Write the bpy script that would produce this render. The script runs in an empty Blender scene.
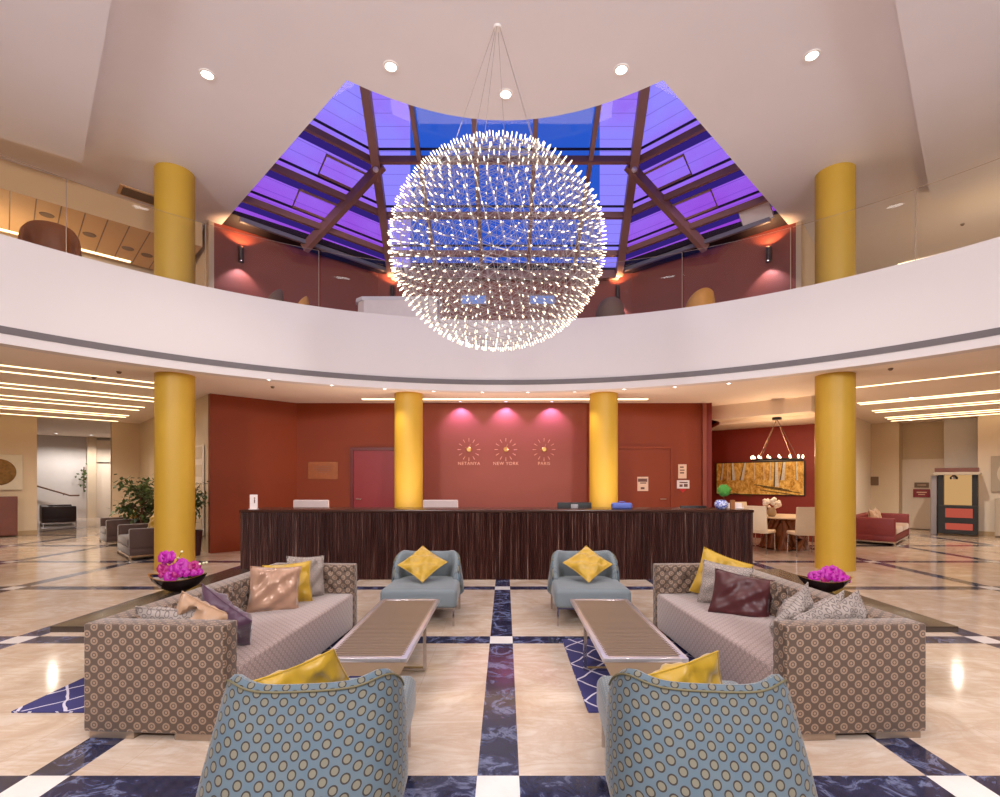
import bpy, bmesh, math, random
from mathutils import Vector, Matrix, Euler
random.seed(7)
PI = math.pi
S2 = math.sqrt(2)
SC = bpy.context.scene
COL = SC.collection

# ------------------------------------------------------------------ materials
def lin(c):
    def f(v):
        v = v / 255.0
        return v / 12.92 if v <= 0.04045 else ((v + 0.055) / 1.055) ** 2.4
    return (f(c[0]), f(c[1]), f(c[2]), 1.0)

class NT:
    """small node builder"""
    def __init__(self, name):
        self.m = bpy.data.materials.new(name)
        self.m.use_nodes = True
        self.t = self.m.node_tree
        self.t.nodes.clear()
        self.out = self.t.nodes.new('ShaderNodeOutputMaterial')
    def n(self, typ, **kw):
        nd = self.t.nodes.new(typ)
        for k, v in kw.items():
            setattr(nd, k, v)
        return nd
    def l(self, a, b):
        self.t.links.new(a, b)
    def setv(self, sock, v):
        if hasattr(v, 'is_output'):
            self.l(v, sock)
        else:
            sock.default_value = v
    def math(self, op, a, b=0.0, c=0.0):
        nd = self.n('ShaderNodeMath', operation=op)
        for s, v in zip(nd.inputs, (a, b, c)):
            self.setv(s, v)
        return nd.outputs[0]
    def vmath(self, op, a, b=(0, 0, 0), out=0):
        nd = self.n('ShaderNodeVectorMath', operation=op)
        self.setv(nd.inputs[0], a)
        self.setv(nd.inputs[1], b)
        return nd.outputs[out]
    def mix(self, f, a, b):
        nd = self.n('ShaderNodeMix', data_type='RGBA')
        self.setv(nd.inputs[0], f)
        self.setv(nd.inputs[6], a)
        self.setv(nd.inputs[7], b)
        return nd.outputs[2]
    def noise(self, vec, scale, detail=4, rough=0.55, dist=0.0):
        nd = self.n('ShaderNodeTexNoise')
        if vec is not None:
            self.l(vec, nd.inputs['Vector'])
        nd.inputs['Scale'].default_value = scale
        nd.inputs['Detail'].default_value = detail
        nd.inputs['Roughness'].default_value = rough
        nd.inputs['Distortion'].default_value = dist
        return nd.outputs['Fac']
    def ramp(self, f, stops, interp='LINEAR'):
        nd = self.n('ShaderNodeValToRGB')
        nd.color_ramp.interpolation = interp
        e = nd.color_ramp.elements
        while len(e) < len(stops):
            e.new(0.5)
        for el, (p, c) in zip(e, stops):
            el.position = p
            el.color = c if len(c) == 4 else (*c, 1)
        self.l(f, nd.inputs[0])
        return nd.outputs[0]
    def coord(self, which='Object'):
        return self.n('ShaderNodeTexCoord').outputs[which]
    def pos(self):
        return self.n('ShaderNodeNewGeometry').outputs['Position']
    def mapping(self, vec, scale=(1, 1, 1), rot=(0, 0, 0)):
        nd = self.n('ShaderNodeMapping')
        self.l(vec, nd.inputs[0])
        nd.inputs['Scale'].default_value = scale
        nd.inputs['Rotation'].default_value = rot
        return nd.outputs[0]
    def bsdf(self, color, rough=0.5, metal=0.0, **kw):
        b = self.n('ShaderNodeBsdfPrincipled')
        self.setv(b.inputs['Base Color'], color)
        self.setv(b.inputs['Roughness'], rough)
        self.setv(b.inputs['Metallic'], metal)
        for k, v in kw.items():
            self.setv(b.inputs[k.replace('_', ' ')], v)
        self.l(b.outputs[0], self.out.inputs[0])
        self.b = b
        return b
    def bump(self, h, strength=0.3, dist=0.02):
        nd = self.n('ShaderNodeBump')
        nd.inputs['Strength'].default_value = strength
        nd.inputs['Distance'].default_value = dist
        self.l(h, nd.inputs['Height'])
        self.l(nd.outputs[0], self.b.inputs['Normal'])

def mat(name, rgb, rough=0.5, metal=0.0, var=0.08, scale=6.0, bump=0.0, bscale=None, **kw):
    t = NT(name)
    c = lin(rgb)
    v = t.coord()
    nz = t.noise(v, scale)
    lo = tuple(x * (1 - var) for x in c[:3]) + (1,)
    hi = tuple(min(1, x * (1 + var)) for x in c[:3]) + (1,)
    t.bsdf(t.mix(nz, lo, hi), rough, metal, **kw)
    if bump:
        t.bump(t.noise(v, bscale or scale * 8), bump, 0.01)
    return t.m

def emat(name, rgb, strength, sample=True):
    t = NT(name)
    e = t.n('ShaderNodeEmission')
    e.inputs[0].default_value = lin(rgb)
    e.inputs[1].default_value = strength
    t.l(e.outputs[0], t.out.inputs[0])
    if not sample:
        t.m.cycles.emission_sampling = 'NONE'
    return t.m

def ring_fabric(name, base, ring, sx, sy, r0, r1, dot=None, dotr=0.0, edge=None, rough=0.75, base2=None, sheen=0.15):
    """staggered ring weave on the UV map, which is in metres"""
    t = NT(name)
    uv = t.coord('UV')
    def cell(off):
        a = t.vmath('ADD', uv, (off * sx, off * sy, 0))
        a = t.vmath('DIVIDE', a, (sx, sy, 1))
        a = t.vmath('FRACTION', a)
        a = t.vmath('SUBTRACT', a, (0.5, 0.5, 0))
        a = t.vmath('MULTIPLY', a, (sx, sy, 0))
        return t.vmath('LENGTH', a, out=1)
    d = t.math('MINIMUM', cell(0.0), cell(0.5))
    k = t.math('DIVIDE', d, max(sx, sy))
    w = t.noise(t.mapping(uv, (500, 500, 1)), 1.0, 2)
    bcol = t.mix(t.noise(uv, 9), lin(base), lin(base2 or base))
    bcol = t.mix(t.math('MULTIPLY', w, 0.5), bcol, tuple(x * 0.45 for x in lin(base)[:3]) + (1,))
    m = max(sx, sy)
    inside = t.math('LESS_THAN', k, r1 / m)
    hole = t.math('LESS_THAN', k, r0 / m)
    ringm = t.math('SUBTRACT', inside, hole)
    c = t.mix(inside, bcol, lin(ring if edge is None else edge))
    if edge is None:
        c = t.mix(hole, c, bcol)
        if dot:
            c = t.mix(t.math('LESS_THAN', k, dotr / m), c, lin(dot))
    else:
        c = t.mix(hole, c, lin(ring))
    t.bsdf(c, rough, 0.0, Sheen_Weight=sheen, Sheen_Roughness=0.35)
    t.bump(w, 0.12, 0.003)
    return t.m

def satin(name, rgb, rough=0.35, sheen=0.4, var=0.15, metal=0.0):
    t = NT(name)
    v = t.coord()
    c = lin(rgb)
    nz = t.noise(t.mapping(v, (5, 5, 9)), 1.0, 3, 0.5, 0.6)
    t.bsdf(t.mix(nz, tuple(x * (1 - var) for x in c[:3]) + (1,), tuple(min(1, x * (1 + var)) for x in c[:3]) + (1,)), rough, metal, Sheen_Weight=sheen)
    t.bump(nz, 0.16, 0.03)
    return t.m

def floor_mat():
    t = NT('polished_marble_grid')
    p = t.pos()
    sep = t.n('ShaderNodeSeparateXYZ')
    t.l(p, sep.inputs[0])
    G, W = 2.36, 0.110
    def strip(a, off):
        q = t.math('DIVIDE', t.math('SUBTRACT', a, off), G)
        d = t.math('ABSOLUTE', t.math('SUBTRACT', q, t.math('ROUND', q)))
        return t.math('LESS_THAN', d, W / G)
    mx = strip(sep.outputs[0], -0.036)
    my = strip(sep.outputs[1], 2.52)
    both = t.math('MULTIPLY', mx, my)
    dark = t.math('SUBTRACT', t.math('MAXIMUM', mx, my), both)
    n1 = t.noise(p, 1.6, 8, 0.6, 1.2)
    n2 = t.noise(t.mapping(p, (0.9, 3.2, 1), (0, 0, 0.5)), 1.3, 8, 0.65, 1.8)
    cream = t.ramp(n1, [(0.25, lin((180, 156, 134))), (0.5, lin((210, 192, 174))), (0.8, lin((230, 220, 210)))])
    vein = t.ramp(n2, [(0.40, (0, 0, 0)), (0.49, (1, 1, 1)), (0.51, (1, 1, 1)), (0.60, (0, 0, 0))])
    cream = t.mix(t.math('MULTIPLY', vein, 0.38), cream, lin((186, 152, 122)))
    # thin slab joints
    def joint(a, off, g):
        q = t.math('DIVIDE', t.math('SUBTRACT', a, off), g)
        d = t.math('ABSOLUTE', t.math('SUBTRACT', q, t.math('ROUND', q)))
        return t.math('LESS_THAN', d, 0.0025 / g)
    jm = t.math('MAXIMUM', joint(sep.outputs[0], 0.074, 0.715), joint(sep.outputs[1], 2.63, 0.715))
    cream = t.mix(t.math('MULTIPLY', jm, 0.35), cream, lin((170, 140, 112)))
    n3 = t.noise(p, 5.0, 8, 0.68, 1.5)
    blue = t.ramp(n3, [(0.3, lin((18, 20, 38))), (0.52, lin((44, 48, 78))), (0.60, lin((112, 120, 152))), (0.64, lin((48, 52, 84))), (0.8, lin((72, 78, 116)))])
    white = t.mix(n1, lin((214, 206, 200)), lin((244, 240, 238)))
    c = t.mix(dark, cream, blue)
    c = t.mix(both, c, white)
    rg = t.math('MULTIPLY_ADD', t.noise(p, 0.9, 3), 0.08, 0.07)
    t.bsdf(c, rg, 0.0, Specular_IOR_Level=0.55)
    t.bump(t.noise(p, 1.8, 2), 0.02, 0.02)
    return t.m

def desk_mat():
    t = NT('ribbed_dark_timber')
    v = t.coord()
    a = t.noise(t.mapping(v, (38, 38, 0.9)), 1.0, 6, 0.7, 0.3)
    b = t.noise(t.mapping(v, (90, 90, 2.2)), 1.0, 3, 0.7)
    c = t.ramp(a, [(0.30, lin((28, 10, 8))), (0.5, lin((60, 26, 20))), (0.60, lin((92, 54, 44))), (0.68, lin((170, 140, 124)))])
    c = t.mix(t.math('MULTIPLY', b, 0.6), c, lin((40, 20, 18)))
    t.bsdf(c, 0.35, 0.0)
    t.bump(a, 0.7, 0.02)
    return t.m

def glass_mat(name, tint=(0.9, 0.95, 1.0), refl=0.08):
    t = NT(name)
    tr = t.n('ShaderNodeBsdfTransparent')
    tr.inputs[0].default_value = (*tint, 1)
    gl = t.n('ShaderNodeBsdfGlossy')
    gl.inputs['Roughness'].default_value = 0.02
    lw = t.n('ShaderNodeLayerWeight')
    lw.inputs[0].default_value = 0.25
    mx = t.n('ShaderNodeMixShader')
    f = t.math('MULTIPLY_ADD', lw.outputs['Fresnel'], 0.35, refl)
    t.l(f, mx.inputs[0])
    t.l(tr.outputs[0], mx.inputs[1])
    t.l(gl.outputs[0], mx.inputs[2])
    t.l(mx.outputs[0], t.out.inputs[0])
    return t.m

def blind_mat():  # purple light painted in as emission, its hue shifting along the slope
    t = NT('purple_glow_blind')
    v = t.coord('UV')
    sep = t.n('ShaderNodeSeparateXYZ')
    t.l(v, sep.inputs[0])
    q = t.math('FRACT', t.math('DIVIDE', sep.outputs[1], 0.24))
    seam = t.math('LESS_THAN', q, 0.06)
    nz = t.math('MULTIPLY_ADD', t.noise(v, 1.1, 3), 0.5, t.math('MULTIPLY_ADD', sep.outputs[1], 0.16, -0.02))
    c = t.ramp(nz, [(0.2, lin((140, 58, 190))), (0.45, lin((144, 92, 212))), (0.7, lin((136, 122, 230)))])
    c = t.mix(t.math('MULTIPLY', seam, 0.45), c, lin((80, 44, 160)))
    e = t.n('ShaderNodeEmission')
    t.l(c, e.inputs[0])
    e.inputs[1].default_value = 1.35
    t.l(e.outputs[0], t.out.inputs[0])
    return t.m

MT = {}
def build_mats():
    M = MT
    M['floor'] = floor_mat()
    M['white'] = mat('warm_white_plaster', (228, 224, 230), 0.7, var=0.03, scale=1.5)
    M['fascia'] = mat('balcony_white_paint', (220, 213, 212), 0.6, var=0.02, scale=1.2)
    M['lowceil'] = mat('cream_ceiling_paint', (240, 226, 212), 0.75, var=0.03, scale=1.5)
    M['tan'] = mat('tan_ceiling_tile', (206, 170, 126), 0.7, var=0.04)
    M['beige'] = mat('beige_wall_paint', (214, 194, 166), 0.7, var=0.04, scale=2)
    M['cream'] = mat('pale_cream_panel', (232, 216, 196), 0.5, var=0.03)
    M['red'] = mat('rust_red_wall', (136, 50, 2), 0.6, var=0.10, scale=1.5)
    M['pinkred'] = mat('rose_red_wall', (138, 66, 50), 0.6, var=0.06, scale=1.5)
    M['upred'] = mat('brick_red_wall', (138, 62, 48), 0.65, var=0.06, scale=1.5)
    M['doorred'] = mat('crimson_door_paint', (142, 34, 40), 0.45, var=0.05)
    M['doorframe'] = mat('dark_red_frame', (104, 28, 20), 0.4)
    M['niche'] = mat('deep_red_wall', (128, 34, 12), 0.6, var=0.08)
    M['mustard'] = mat('mustard_column_paint', (198, 158, 52), 0.5, var=0.05, scale=2)
    M['grey'] = mat('grey_metal_strip', (140, 132, 134), 0.4, metal=0.3)
    M['strip'] = mat('dark_grey_strip', (104, 96, 98), 0.5)
    M['desk'] = desk_mat()
    M['desktop'] = mat('dark_desk_top', (60, 34, 26), 0.25)
    M['sofa'] = ring_fabric('brown_ring_fabric', (92, 74, 62), (146, 122, 102), 0.09, 0.084, 0.0132, 0.0232, (150, 124, 104), 0.0075, base2=(98, 78, 66), sheen=0.55)
    M['seatfab'] = ring_fabric('lit_ring_fabric', (150, 130, 126), (176, 156, 150), 0.062, 0.058, 0.010, 0.016, (172, 152, 146), 0.005, base2=(160, 140, 134), sheen=0.6)  # sofa ring fabric, finer, with reflected light painted in as a paler tone
    M['button'] = mat('dark_button', (40, 26, 22), 0.4)
    M['foot'] = mat('brushed_steel_foot', (170, 150, 132), 0.35, metal=0.7)
    M['chair'] = ring_fabric('blue_dot_fabric', (78, 104, 124), (116, 112, 96), 0.074, 0.056, 0.0118, 0.0168, edge=(50, 42, 34), base2=(108, 120, 124), sheen=0.3)
    M['chairplain'] = ring_fabric('blue_grey_tweed', (104, 124, 140), (134, 138, 134), 0.030, 0.028, 0.006, 0.009, edge=(92, 96, 98), base2=(120, 136, 146), sheen=0.3)
    M['piping'] = mat('chair_piping', (104, 98, 70), 0.6)
    M['chrome'] = mat('polished_chrome', (205, 200, 198), 0.15, metal=1.0, var=0.02)
    M['alu'] = mat('brushed_aluminium', (232, 226, 230), 0.28, metal=0.8, var=0.03)
    M['slat'] = mat('taupe_slats', (124, 104, 88), 0.35, metal=0.25, var=0.12, scale=3)
    M['tableside'] = mat('champagne_metal', (190, 160, 132), 0.35, metal=0.5)
    M['yellow'] = satin('mustard_satin', (182, 144, 30), 0.4)
    M['taupe'] = satin('taupe_satin', (166, 128, 104), 0.28, metal=0.15)
    M['maroon'] = satin('maroon_satin', (66, 12, 18), 0.42, sheen=0.15)
    M['plum'] = satin('plum_velvet', (70, 34, 58), 0.5)
    M['tanruffle'] = satin('tan_brown_satin', (176, 138, 106), 0.4)
    M['greyfab'] = ring_fabric('grey_figured_fabric', (160, 148, 140), (112, 98, 94), 0.05, 0.05, 0.009, 0.014, base2=(182, 168, 158))
    M['rug'] = None
    M['slab'] = mat('dark_taupe_lacquer', (64, 54, 46), 0.22, var=0.1, scale=2)
    M['bowl'] = mat('black_brown_lacquer', (26, 12, 12), 0.08)
    M['bowlin'] = mat('gold_lining', (170, 120, 50), 0.3, metal=0.6)
    M['orchid'] = mat('magenta_petal', (168, 12, 146), 0.45, var=0.55, scale=26)
    M['orchid2'] = mat('deep_magenta_petal', (160, 12, 104), 0.45, var=0.2, scale=30)
    M['stem'] = mat('green_stem', (92, 96, 40), 0.5)
    M['moss'] = mat('pale_pebbles', (190, 180, 172), 0.8, var=0.3, scale=60, bump=0.8)
    M['budwhite'] = mat('cream_bud', (236, 230, 190), 0.5)
    M['leaf'] = mat('variegated_leaf', (74, 92, 48), 0.45, var=0.6, scale=9)
    M['bark'] = mat('bark', (96, 62, 40), 0.8)
    M['pot'] = mat('dark_plum_pot', (50, 20, 24), 0.3)
    M['velvet'] = mat('brown_velvet', (72, 48, 40), 0.7, var=0.2, scale=5, Sheen_Weight=0.4)
    M['maroonsofa'] = mat('maroon_upholstery', (118, 34, 34), 0.55, var=0.15)
    M['darkbrown'] = mat('dark_brown_upholstery', (48, 22, 20), 0.5, var=0.2)
    M['dark'] = mat('black_plastic', (14, 12, 14), 0.5)
    M['beam'] = mat('brown_steel_beam', (150, 104, 90), 0.45, var=0.06)
    M['glazebar'] = mat('dark_glazing_bar', (44, 30, 54), 0.4)
    M['black'] = mat('near_black_soffit', (30, 14, 20), 0.7)
    M['glass'] = glass_mat('clear_glass', refl=0.02)
    M['rail'] = glass_mat('balustrade_glass', (0.97, 0.97, 0.95), 0.035)
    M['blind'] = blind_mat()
    M['band'] = emat('violet_glow_band', (66, 44, 150), 0.6, False)
    M['bulb'] = emat('warm_led', (255, 234, 206), 3.2)
    M['wire'] = mat('steel_wire', (176, 168, 168), 0.4, metal=0.5)
    M['lens'] = emat('cool_white_lens', (255, 250, 248), 9.0, False)
    M['led'] = emat('warm_led_strip', (255, 220, 166), 4.5)
    M['ledsoft'] = emat('warm_cove_glow', (255, 228, 190), 1.8)
    M['candle'] = emat('candle_bulb', (255, 220, 180), 6.0, False)
    M['trimwhite'] = mat('white_trim_ring', (236, 230, 226), 0.4)
    M['gold'] = mat('gold_brass', (204, 160, 90), 0.3, metal=0.8)
    M['letter'] = mat('pale_copper_letters', (232, 170, 140), 0.4, metal=0.2)
    M['paper'] = mat('notice_paper', (232, 196, 170), 0.6)
    M['ink'] = mat('notice_ink', (110, 70, 60), 0.6)
    M['plaque'] = mat('copper_plaque', (196, 122, 84), 0.25, metal=0.6, var=0.25, scale=12)
    M['whiteplastic'] = mat('white_plastic', (236, 222, 216), 0.4)
    M['leather'] = mat('cream_leather', (222, 202, 172), 0.5)
    M['chairwhite'] = mat('pale_grey_upholstery', (190, 170, 166), 0.6)
    M['bluecase'] = mat('blue_fabric_case', (92, 110, 188), 0.6)
    M['signred'] = mat('red_sign', (200, 30, 30), 0.5)
    M['topiary'] = mat('green_topiary', (76, 150, 54), 0.7, var=0.4, scale=40, bump=0.8)
    M['wood'] = mat('teak_block', (158, 98, 48), 0.45, var=0.25, scale=8)
    M['root'] = mat('teak_root_wood', (122, 66, 30), 0.4, var=0.5, scale=7)
    M['flowerwhite'] = mat('white_petal', (240, 230, 216), 0.6)
    M['vase'] = mat('beige_vase', (178, 150, 110), 0.4)
    M['peach'] = emat('peach_backlit_panel', (226, 176, 116), 0.75)
    M['coral'] = emat('coral_backlit_panel', (226, 104, 84), 0.6)
    M['artpaper'] = mat('pale_art_board', (214, 204, 184), 0.7)
    M['artgold'] = mat('bronze_shavings', (134, 98, 48), 0.4, metal=0.4, var=0.7, scale=14, bump=1.0)
    M['artred'] = mat('rust_flecks', (150, 60, 40), 0.6)
    M['cabinet'] = mat('red_brown_cabinet', (104, 52, 34), 0.35, var=0.2)
    M['taupebox'] = mat('taupe_cabinet', (178, 164, 146), 0.5)
    M['greywall'] = mat('pale_grey_wall', (206, 200, 196), 0.6, var=0.05)
    M['vent'] = mat('vent_grey', (120, 96, 74), 0.5)
    M['armor'] = mat('dark_brown_leather', (122, 66, 30), 0.35, var=0.2)
    M['ochre'] = mat('ochre_upholstery', (206, 142, 56), 0.6)
    M['taupechair'] = mat('taupe_upholstery', (112, 84, 66), 0.6)
    M['birch'] = mat('birch_bark', (236, 222, 196), 0.7, var=0.5, scale=22)
    M['paintdark'] = mat('painted_shadow', (92, 70, 24), 0.7, var=0.3)
    # blue and white porcelain
    t = NT('blue_white_porcelain')
    v = t.coord()
    t.bsdf(t.ramp(t.noise(v, 40, 2, 0.5, 1.0), [(0.45, lin((40, 60, 190))), (0.52, lin((220, 226, 240)))]), 0.15)
    M['porcelain'] = t.m
    # birch wood canvas
    t = NT('golden_forest_canvas')
    v = t.coord('UV')
    n = t.noise(t.mapping(v, (9, 6, 1)), 1.0, 10, 0.78, 0.3)
    t.bsdf(t.ramp(n, [(0.32, lin((110, 74, 24))), (0.45, lin((206, 150, 52))), (0.58, lin((244, 204, 104))), (0.72, lin((252, 232, 166)))]), 0.7)
    M['canvas'] = t.m
    # rug: navy with a hand drawn white trellis
    t = NT('navy_trellis_rug')
    p = t.coord('UV')
    nd = t.n('ShaderNodeTexNoise')
    t.l(p, nd.inputs['Vector'])
    nd.inputs['Scale'].default_value = 3.0
    w = t.vmath('ADD', p, t.vmath('MULTIPLY', nd.outputs['Color'], (0.10, 0.10, 0)))
    sp = t.n('ShaderNodeSeparateXYZ')
    t.l(w, sp.inputs[0])
    def diag(sg):
        a = t.math('ADD', t.math('MULTIPLY', sp.outputs[0], 1.0 / 0.30), t.math('MULTIPLY', sp.outputs[1], sg / 0.36))
        d = t.math('ABSOLUTE', t.math('SUBTRACT', t.math('FRACT', a), 0.5))
        return t.math('LESS_THAN', d, 0.035)
    ln = t.math('MAXIMUM', diag(1), diag(-1))
    base = t.mix(t.noise(p, 300, 2), lin((40, 38, 84)), lin((66, 64, 122)))
    t.bsdf(t.mix(ln, base, lin((206, 200, 214))), 0.95)
    M['rug'] = t.m
build_mats()

# ------------------------------------------------------------------ mesh helpers
def B():
    bm = bmesh.new()
    bm.loops.layers.uv.new('UVMap')
    bm.faces.layers.int.new('hasuv')
    return bm

def merge(dst, src, M=None, mi=0):
    if M is not None:
        bmesh.ops.transform(src, matrix=M, verts=src.verts)
    vm = {}
    for v in src.verts:
        vm[v] = dst.verts.new(v.co)
    for f in src.faces:
        try:
            nf = dst.faces.new([vm[v] for v in f.verts])
            nf.material_index = mi
        except ValueError:
            pass
    src.free()

def box(bm, x0, x1, y0, y1, z0, z1, bev=0.0, seg=2, M=None, mi=0):
    t = bmesh.new()
    bmesh.ops.create_cube(t, size=1.0)
    for v in t.verts:
        v.co = Vector(((x0 + x1) / 2 + v.co.x * (x1 - x0), (y0 + y1) / 2 + v.co.y * (y1 - y0), (z0 + z1) / 2 + v.co.z * (z1 - z0)))
    if bev:
        bmesh.ops.bevel(t, geom=list(t.edges), offset=bev, segments=seg, profile=0.5, affect='EDGES')
    merge(bm, t, M, mi)

def tube(bm, pts, r, n=8, closed=False, mi=0, cap=True):
    pts = [Vector(p) for p in pts]
    rings = []
    k = len(pts)
    up = None
    for i, p in enumerate(pts):
        if closed:
            d = pts[(i + 1) % k] - pts[i - 1]
        else:
            d = pts[min(i + 1, k - 1)] - pts[max(i - 1, 0)]
        if d.length < 1e-9:
            d = Vector((0, 0, 1))
        d.normalize()
        if up is None:
            up = Vector((0, 0, 1)) if abs(d.z) < 0.9 else Vector((1, 0, 0))
        a = d.cross(up)
        if a.length < 1e-6:
            a = d.cross(Vector((1, 0, 0)))
        a.normalize()
        b = a.cross(d).normalized()
        up = b
        rr = r[i] if isinstance(r, (list, tuple)) else r
        rings.append([bm.verts.new(p + a * math.cos(2 * PI * j / n) * rr + b * math.sin(2 * PI * j / n) * rr) for j in range(n)])
    m = k if closed else k - 1
    for i in range(m):
        A, C = rings[i], rings[(i + 1) % k]
        for j in range(n):
            f = bm.faces.new((A[j], A[(j + 1) % n], C[(j + 1) % n], C[j]))
            f.material_index = mi
    if not closed and cap:
        bm.faces.new(rings[0][::-1]).material_index = mi
        bm.faces.new(rings[-1]).material_index = mi

def lathe(bm, prof, n=24, c=(0, 0, 0), sx=1.0, sy=1.0, mi=0, bend=None, caps=True):
    rings = []
    for r, z in prof:
        rings.append([bm.verts.new((c[0] + math.cos(2 * PI * j / n) * r * sx, c[1] + math.sin(2 * PI * j / n) * r * sy, c[2] + z + (bend(math.cos(2 * PI * j / n) * r * sx) if bend else 0))) for j in range(n)])
    for A, C in zip(rings, rings[1:]):
        for j in range(n):
            bm.faces.new((A[j], A[(j + 1) % n], C[(j + 1) % n], C[j])).material_index = mi
    if not caps:
        for j in range(n):
            bm.faces.new((rings[-1][j], rings[-1][(j + 1) % n], rings[0][(j + 1) % n], rings[0][j])).material_index = mi
        return
    if prof[0][0] > 1e-6:
        bm.faces.new(rings[0][::-1]).material_index = mi
    if prof[-1][0] > 1e-6:
        bm.faces.new(rings[-1]).material_index = mi

def prism(bm, poly, z0, z1, mi=0):
    a = [bm.verts.new((p[0], p[1], z0)) for p in poly]
    b = [bm.verts.new((p[0], p[1], z1)) for p in poly]
    n = len(poly)
    bm.faces.new(a[::-1]).material_index = mi
    bm.faces.new(b).material_index = mi
    for i in range(n):
        bm.faces.new((a[i], a[(i + 1) % n], b[(i + 1) % n], b[i])).material_index = mi

def grid(bm, fn, nu, nv, uvfn=None, closed_v=False, mi=0):
    """fn(i, j) -> point; uvfn(i, j) -> uv"""
    V = [[bm.verts.new(fn(i, j)) for j in range(nv)] for i in range(nu)]
    uvl = bm.loops.layers.uv.active
    hl = bm.faces.layers.int['hasuv']
    for i in range(nu - 1):
        for j in range(nv if closed_v else nv - 1):
            ids = [(i, j), (i + 1, j), (i + 1, j + 1), (i, j + 1)]
            f = bm.faces.new([V[a][b % nv] for a, b in ids])
            f.material_index = mi
            if uvfn:
                f[hl] = 1
                for lp, (a, b) in zip(f.loops, ids):
                    lp[uvl].uv = uvfn(a, b)
    return V

def poly3(bm, pts, mi=0):
    return bm.faces.new([bm.verts.new(p) for p in pts])

def obj(name, bm, material, parent=None, smooth=40, loc=None, recalc=True, weld=True):
    if weld:
        bmesh.ops.remove_doubles(bm, verts=bm.verts, dist=1e-6)
    if recalc:
        bmesh.ops.recalc_face_normals(bm, faces=bm.faces)
    bm.normal_update()
    uvl = bm.loops.layers.uv.active
    hl = bm.faces.layers.int.get('hasuv')
    if uvl is not None:
        for f in bm.faces:
            if hl is not None and f[hl]:
                continue
            n = f.normal
            ax, ay, az = abs(n.x), abs(n.y), abs(n.z)
            for lp in f.loops:
                c = lp.vert.co
                lp[uvl].uv = (c.y, c.z) if ax >= ay and ax >= az else ((c.x, c.z) if ay >= az else (c.x, c.y))
    me = bpy.data.meshes.new(name)
    bm.to_mesh(me)
    bm.free()
    for m in (material if isinstance(material, (list, tuple)) else [material]):
        me.materials.append(m)
    if smooth:
        me.shade_smooth()
        me.set_sharp_from_angle(angle=math.radians(smooth))
    o = bpy.data.objects.new(name, me)
    COL.objects.link(o)
    if loc:
        o.location = loc
    if parent is not None:
        o.parent = parent
    return o

def tag(o, label, cat, group=None, kind=None):
    o['label'] = label
    o['category'] = cat
    if group:
        o['group'] = group
    if kind:
        o['kind'] = kind
    return o

def thing(name, label, cat, loc=(0, 0, 0), rz=0.0, group=None):
    o = bpy.data.objects.new(name, None)
    o.empty_display_size = 0.1
    COL.objects.link(o)
    o.location = loc
    o.rotation_euler = (0, 0, rz)
    return tag(o, label, cat, group)

def struct(name, bm, m, smooth=40, recalc=True):
    o = obj(name, bm, m, None, smooth, recalc=recalc)
    o['kind'] = 'structure'
    return o

def dup(root, loc=None, rot=None, label=None):
    r = root.copy()
    COL.objects.link(r)
    if loc is not None:
        r.location = loc
    if rot is not None:
        r.rotation_euler = rot
    if label:
        r['label'] = label
    for ch in list(root.children):
        c = ch.copy()
        COL.objects.link(c)
        c.parent = r
        for g in list(ch.children):
            d = g.copy()
            COL.objects.link(d)
            d.parent = c
    return r

def lamp(name, typ, loc, energy, rgb=(255, 240, 225), rot=None, aim=None, **kw):
    d = bpy.data.lights.new(name, typ)
    d.energy = energy
    d.color = lin(rgb)[:3]
    for k, v in kw.items():
        setattr(d, k, v)
    o = bpy.data.objects.new(name, d)
    COL.objects.link(o)
    o.location = loc
    if aim is not None:
        o.rotation_euler = (Vector(aim) - Vector(loc)).to_track_quat('-Z', 'Y').to_euler()
    elif rot:
        o.rotation_euler = rot
    return o

# 45 degree wings.  left wing: u along the LED strips, v into the depth.
def LW(u, v):
    return ((u - v) / S2, (u + v) / S2)
def RW(u, v):
    return ((v - u) / S2, (u + v) / S2)

# ------------------------------------------------------------------ key sizes
ZC = 3.42          # lower ceiling
ZF = 4.89          # top of balcony fascia
ZU = 4.42          # upper floor
ZT = 7.0           # atrium ceiling
CY, RB = 2.2, 8.2  # balcony ring centre and radius
CYL = (0.0, CY)

def arc(r, a0, a1, n, c=CYL):
    return [(c[0] + r * math.sin(a0 + (a1 - a0) * i / n), c[1] + r * math.cos(a0 + (a1 - a0) * i / n)) for i in range(n + 1)]

# ------------------------------------------------------------------ setting
def seg_wall(name, p, q, z0, z1, m, th=0.15, flip=False):
    """thin wall along p-q, its thickness on the side away from the atrium"""
    p, q = Vector((*p, 0)), Vector((*q, 0))
    d = (q - p).normalized()
    n = Vector((-d.y, d.x, 0))
    mid = (p + q) / 2
    if (n.dot(mid - Vector((0, 1.0, 0))) < 0) != flip:
        n = -n
    bm = B()
    a = [p, q, q + n * th, p + n * th]
    prism(bm, [(v.x, v.y) for v in a], z0, z1)
    return struct(name, bm, m)

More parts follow.
